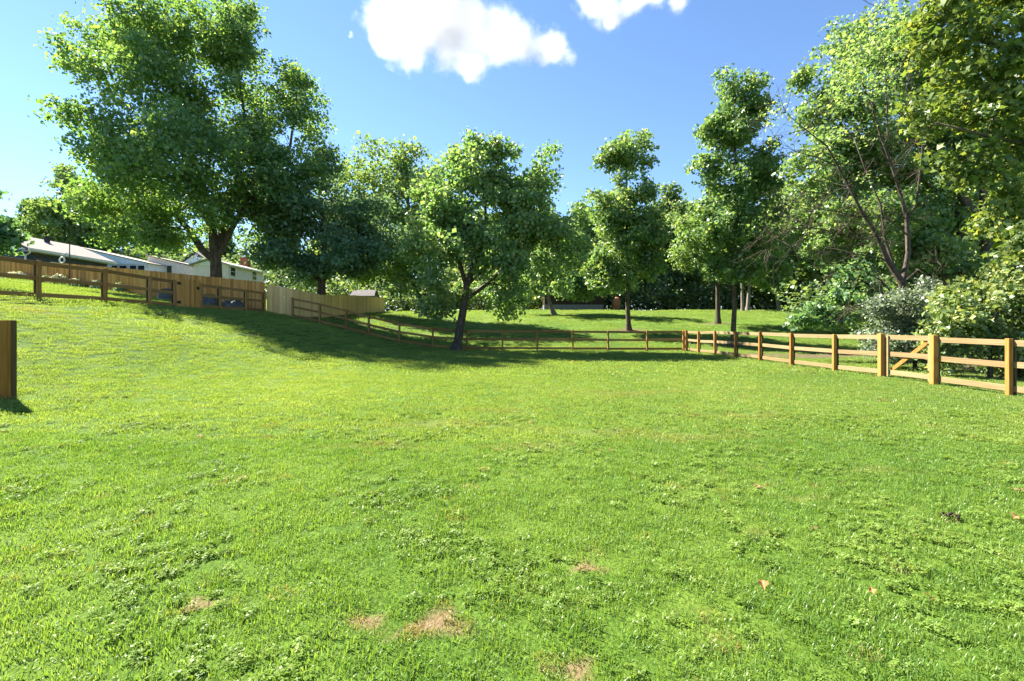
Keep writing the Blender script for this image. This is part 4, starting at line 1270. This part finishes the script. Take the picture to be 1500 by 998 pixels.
Yg = 37.2
xg = (102 - 750) / F * Yg; zt = P(0, 357, Yg)[2]
root = empty("garden_pole", (xg, Yg, g1(xg, Yg)), "thin black garden pole with a white ring hanging from its arm", "garden pole")
MB().tube([(xg, Yg, g1(xg, Yg) - .1), (xg, Yg, zt)], .035, 6).build("pole", M['black'], root)
za = P(0, 371, Yg)[2]
MB().tube([(xg, Yg, za), (xg - .35, Yg, za - .02), (xg - .62, Yg, za - .15)], .03, 5).build("arm", M['white'], root)
mb = MB(); cz = P(0, 381, Yg)[2]
mb.tube([(xg - .62 + .21 * math.cos(t), Yg, cz + .24 * math.sin(t)) for t in np.linspace(0, 6.283, 17)], .055, 6, False)
mb.build("ring", M['white'], root)

# fallen leaves and a clod on the lawn
def fallen(px, py, s, label, seed):
    Y = F * CZ / (py - HZ); x = (px - 750) / F * Y; z = g1(x, Y) + .055; r = random.Random(seed)
    V = []
    for k in range(11):
        t = 2 * math.pi * k / 11; q = s * (1 if k % 2 == 0 else .55)
        V.append((x + q * math.cos(t), Y + q * math.sin(t), z + .4 * q * math.sin(t * 2 + seed) + q * .5 * math.sin(t)))
    V.append((x, Y, z - .004))
    o = MB().add(V, [[k, (k + 1) % 11, 11] for k in range(11)]).build("fallen_leaf", M['dryleaf'], None)
    tag(o, label, "leaf", "dry leaves lying on the lawn")


fallen(1117, 868, .034, "rust brown curled dry leaf on the grass, largest of the fallen leaves", 2)
fallen(1277, 878, .024, "small rust brown dry leaf on the grass right of the largest fallen leaf", 3)
fallen(1488, 765, .034, "dry leaf on the grass near the right picture edge, right of the dark clod", 4)
Y = F * CZ / (762 - HZ); x = (1393 - 750) / F * Y; r = random.Random(5)
mb = MB()
for k in range(30):
    a, b = r.uniform(-.07, .07), r.uniform(-.035, .035); s = r.uniform(.006, .013); z = g1(x, Y) + .045 + r.uniform(-.012, .012)
    pts = [(x + a, Y + b, z - s), (x + a, Y + b, z - s * .5), (x + a, Y + b, z + s * .4), (x + a, Y + b, z + s * .8)]
    mb.tube(pts, [s * .4, s, s * .8, s * .2], 6)
tag(mb.build("soil_clod", M['soil'], None, True), "dark crumbly clod of soil lying on the grass at right", "soil clod")

# ------------------------------------------------------------------ clouds: bumpy volumes far off in the sky
cy.volume_step_rate = .12
cy.volume_max_steps = 256


def cloud_mat(balls):
    """soft density: sum of fading balls, eaten into by noise"""
    m, nt, out = new_mat("cloud")
    pv = N(nt, "ShaderNodeVolumePrincipled")
    pv.inputs["Color"].default_value = (.975, .97, .955, 1); pv.inputs["Anisotropy"].default_value = .0
    tc = N(nt, "ShaderNodeTexCoord"); vec = tc.outputs["Object"]
    tot = None
    for c, rad in balls:
        d = N(nt, "ShaderNodeVectorMath", operation='DISTANCE'); nt.links.new(vec, d.inputs[0]); d.inputs[1].default_value = c
        mr = N(nt, "ShaderNodeMapRange"); mr.interpolation_type = 'SMOOTHSTEP'
        mr.inputs[1].default_value = 0; mr.inputs[2].default_value = rad; mr.inputs[3].default_value = 1; mr.inputs[4].default_value = 0
        nt.links.new(d.outputs["Value"], mr.inputs[0])
        tot = mr.outputs[0] if tot is None else math_n(nt, 'ADD', tot, mr.outputs[0])
    n1 = noise_n(nt, vec, .013, 8, .66)
    f = math_n(nt, 'ADD', tot, math_n(nt, 'MULTIPLY', math_n(nt, 'SUBTRACT', n1, .5), 2.6))
    mr = N(nt, "ShaderNodeMapRange"); mr.interpolation_type = 'SMOOTHSTEP'
    mr.inputs[1].default_value = .15; mr.inputs[2].default_value = 1.25; mr.inputs[3].default_value = 0; mr.inputs[4].default_value = .017
    nt.links.new(f, mr.inputs[0]); nt.links.new(mr.outputs[0], pv.inputs["Density"])
    nt.links.new(pv.outputs[0], out.inputs["Volume"])
    return m


def cloud(label, blobs, seed, Y=1600.0):
    import bmesh
    bm = bmesh.new(); m = Y / F; r = random.Random(seed)
    c0 = P(blobs[0][0], blobs[0][1], Y); balls = []
    for x, y, q in blobs:
        c = P(x, y, Y) + np.array((0, r.uniform(-30, 30), 0)) - c0
        balls.append((tuple(c), q * m * 1.45))
        bmesh.ops.create_icosphere(bm, subdivisions=2, radius=q * m * 1.5, matrix=Matrix.Translation(Vector(c)))
    me = bpy.data.meshes.new("cloud"); bm.to_mesh(me); bm.free()
    o = obj("cloud", me, None, c0)
    rm = o.modifiers.new("merge", 'REMESH'); rm.mode = 'VOXEL'; rm.voxel_size = 16.0 if len(blobs) > 4 else 4.0
    me.materials.append(cloud_mat(balls))
    tag(o, label, "cloud"); return o


cloud("large puffy white cloud above the middle of the scene",
      [(590, 45, 42), (560, 38, 30), (640, 25, 50), (700, 45, 42), (660, 80, 32), (605, 82, 24), (690, 92, 22), (748, 45, 34), (735, 70, 26), (775, 78, 20), (812, 72, 24), (835, 88, 12), (795, 90, 12), (692, 112, 9), (640, -20, 60), (560, 60, 22), (590, -10, 40)], 4)
cloud("smaller white cloud cut by the picture's top edge",
      [(890, 5, 26), (905, 20, 15), (870, -12, 26), (930, -5, 20), (965, -8, 18), (1000, -6, 16), (940, -30, 30), (850, -14, 14), (895, 28, 9)], 5)
cloud("tiny wisp of cloud left of the large white cloud", [(512, 48, 5), (511, 42, 4), (513, 54, 3)], 6, 1600)
print("LEAVES", sum(n for _, n in NLEAF), NLEAF)
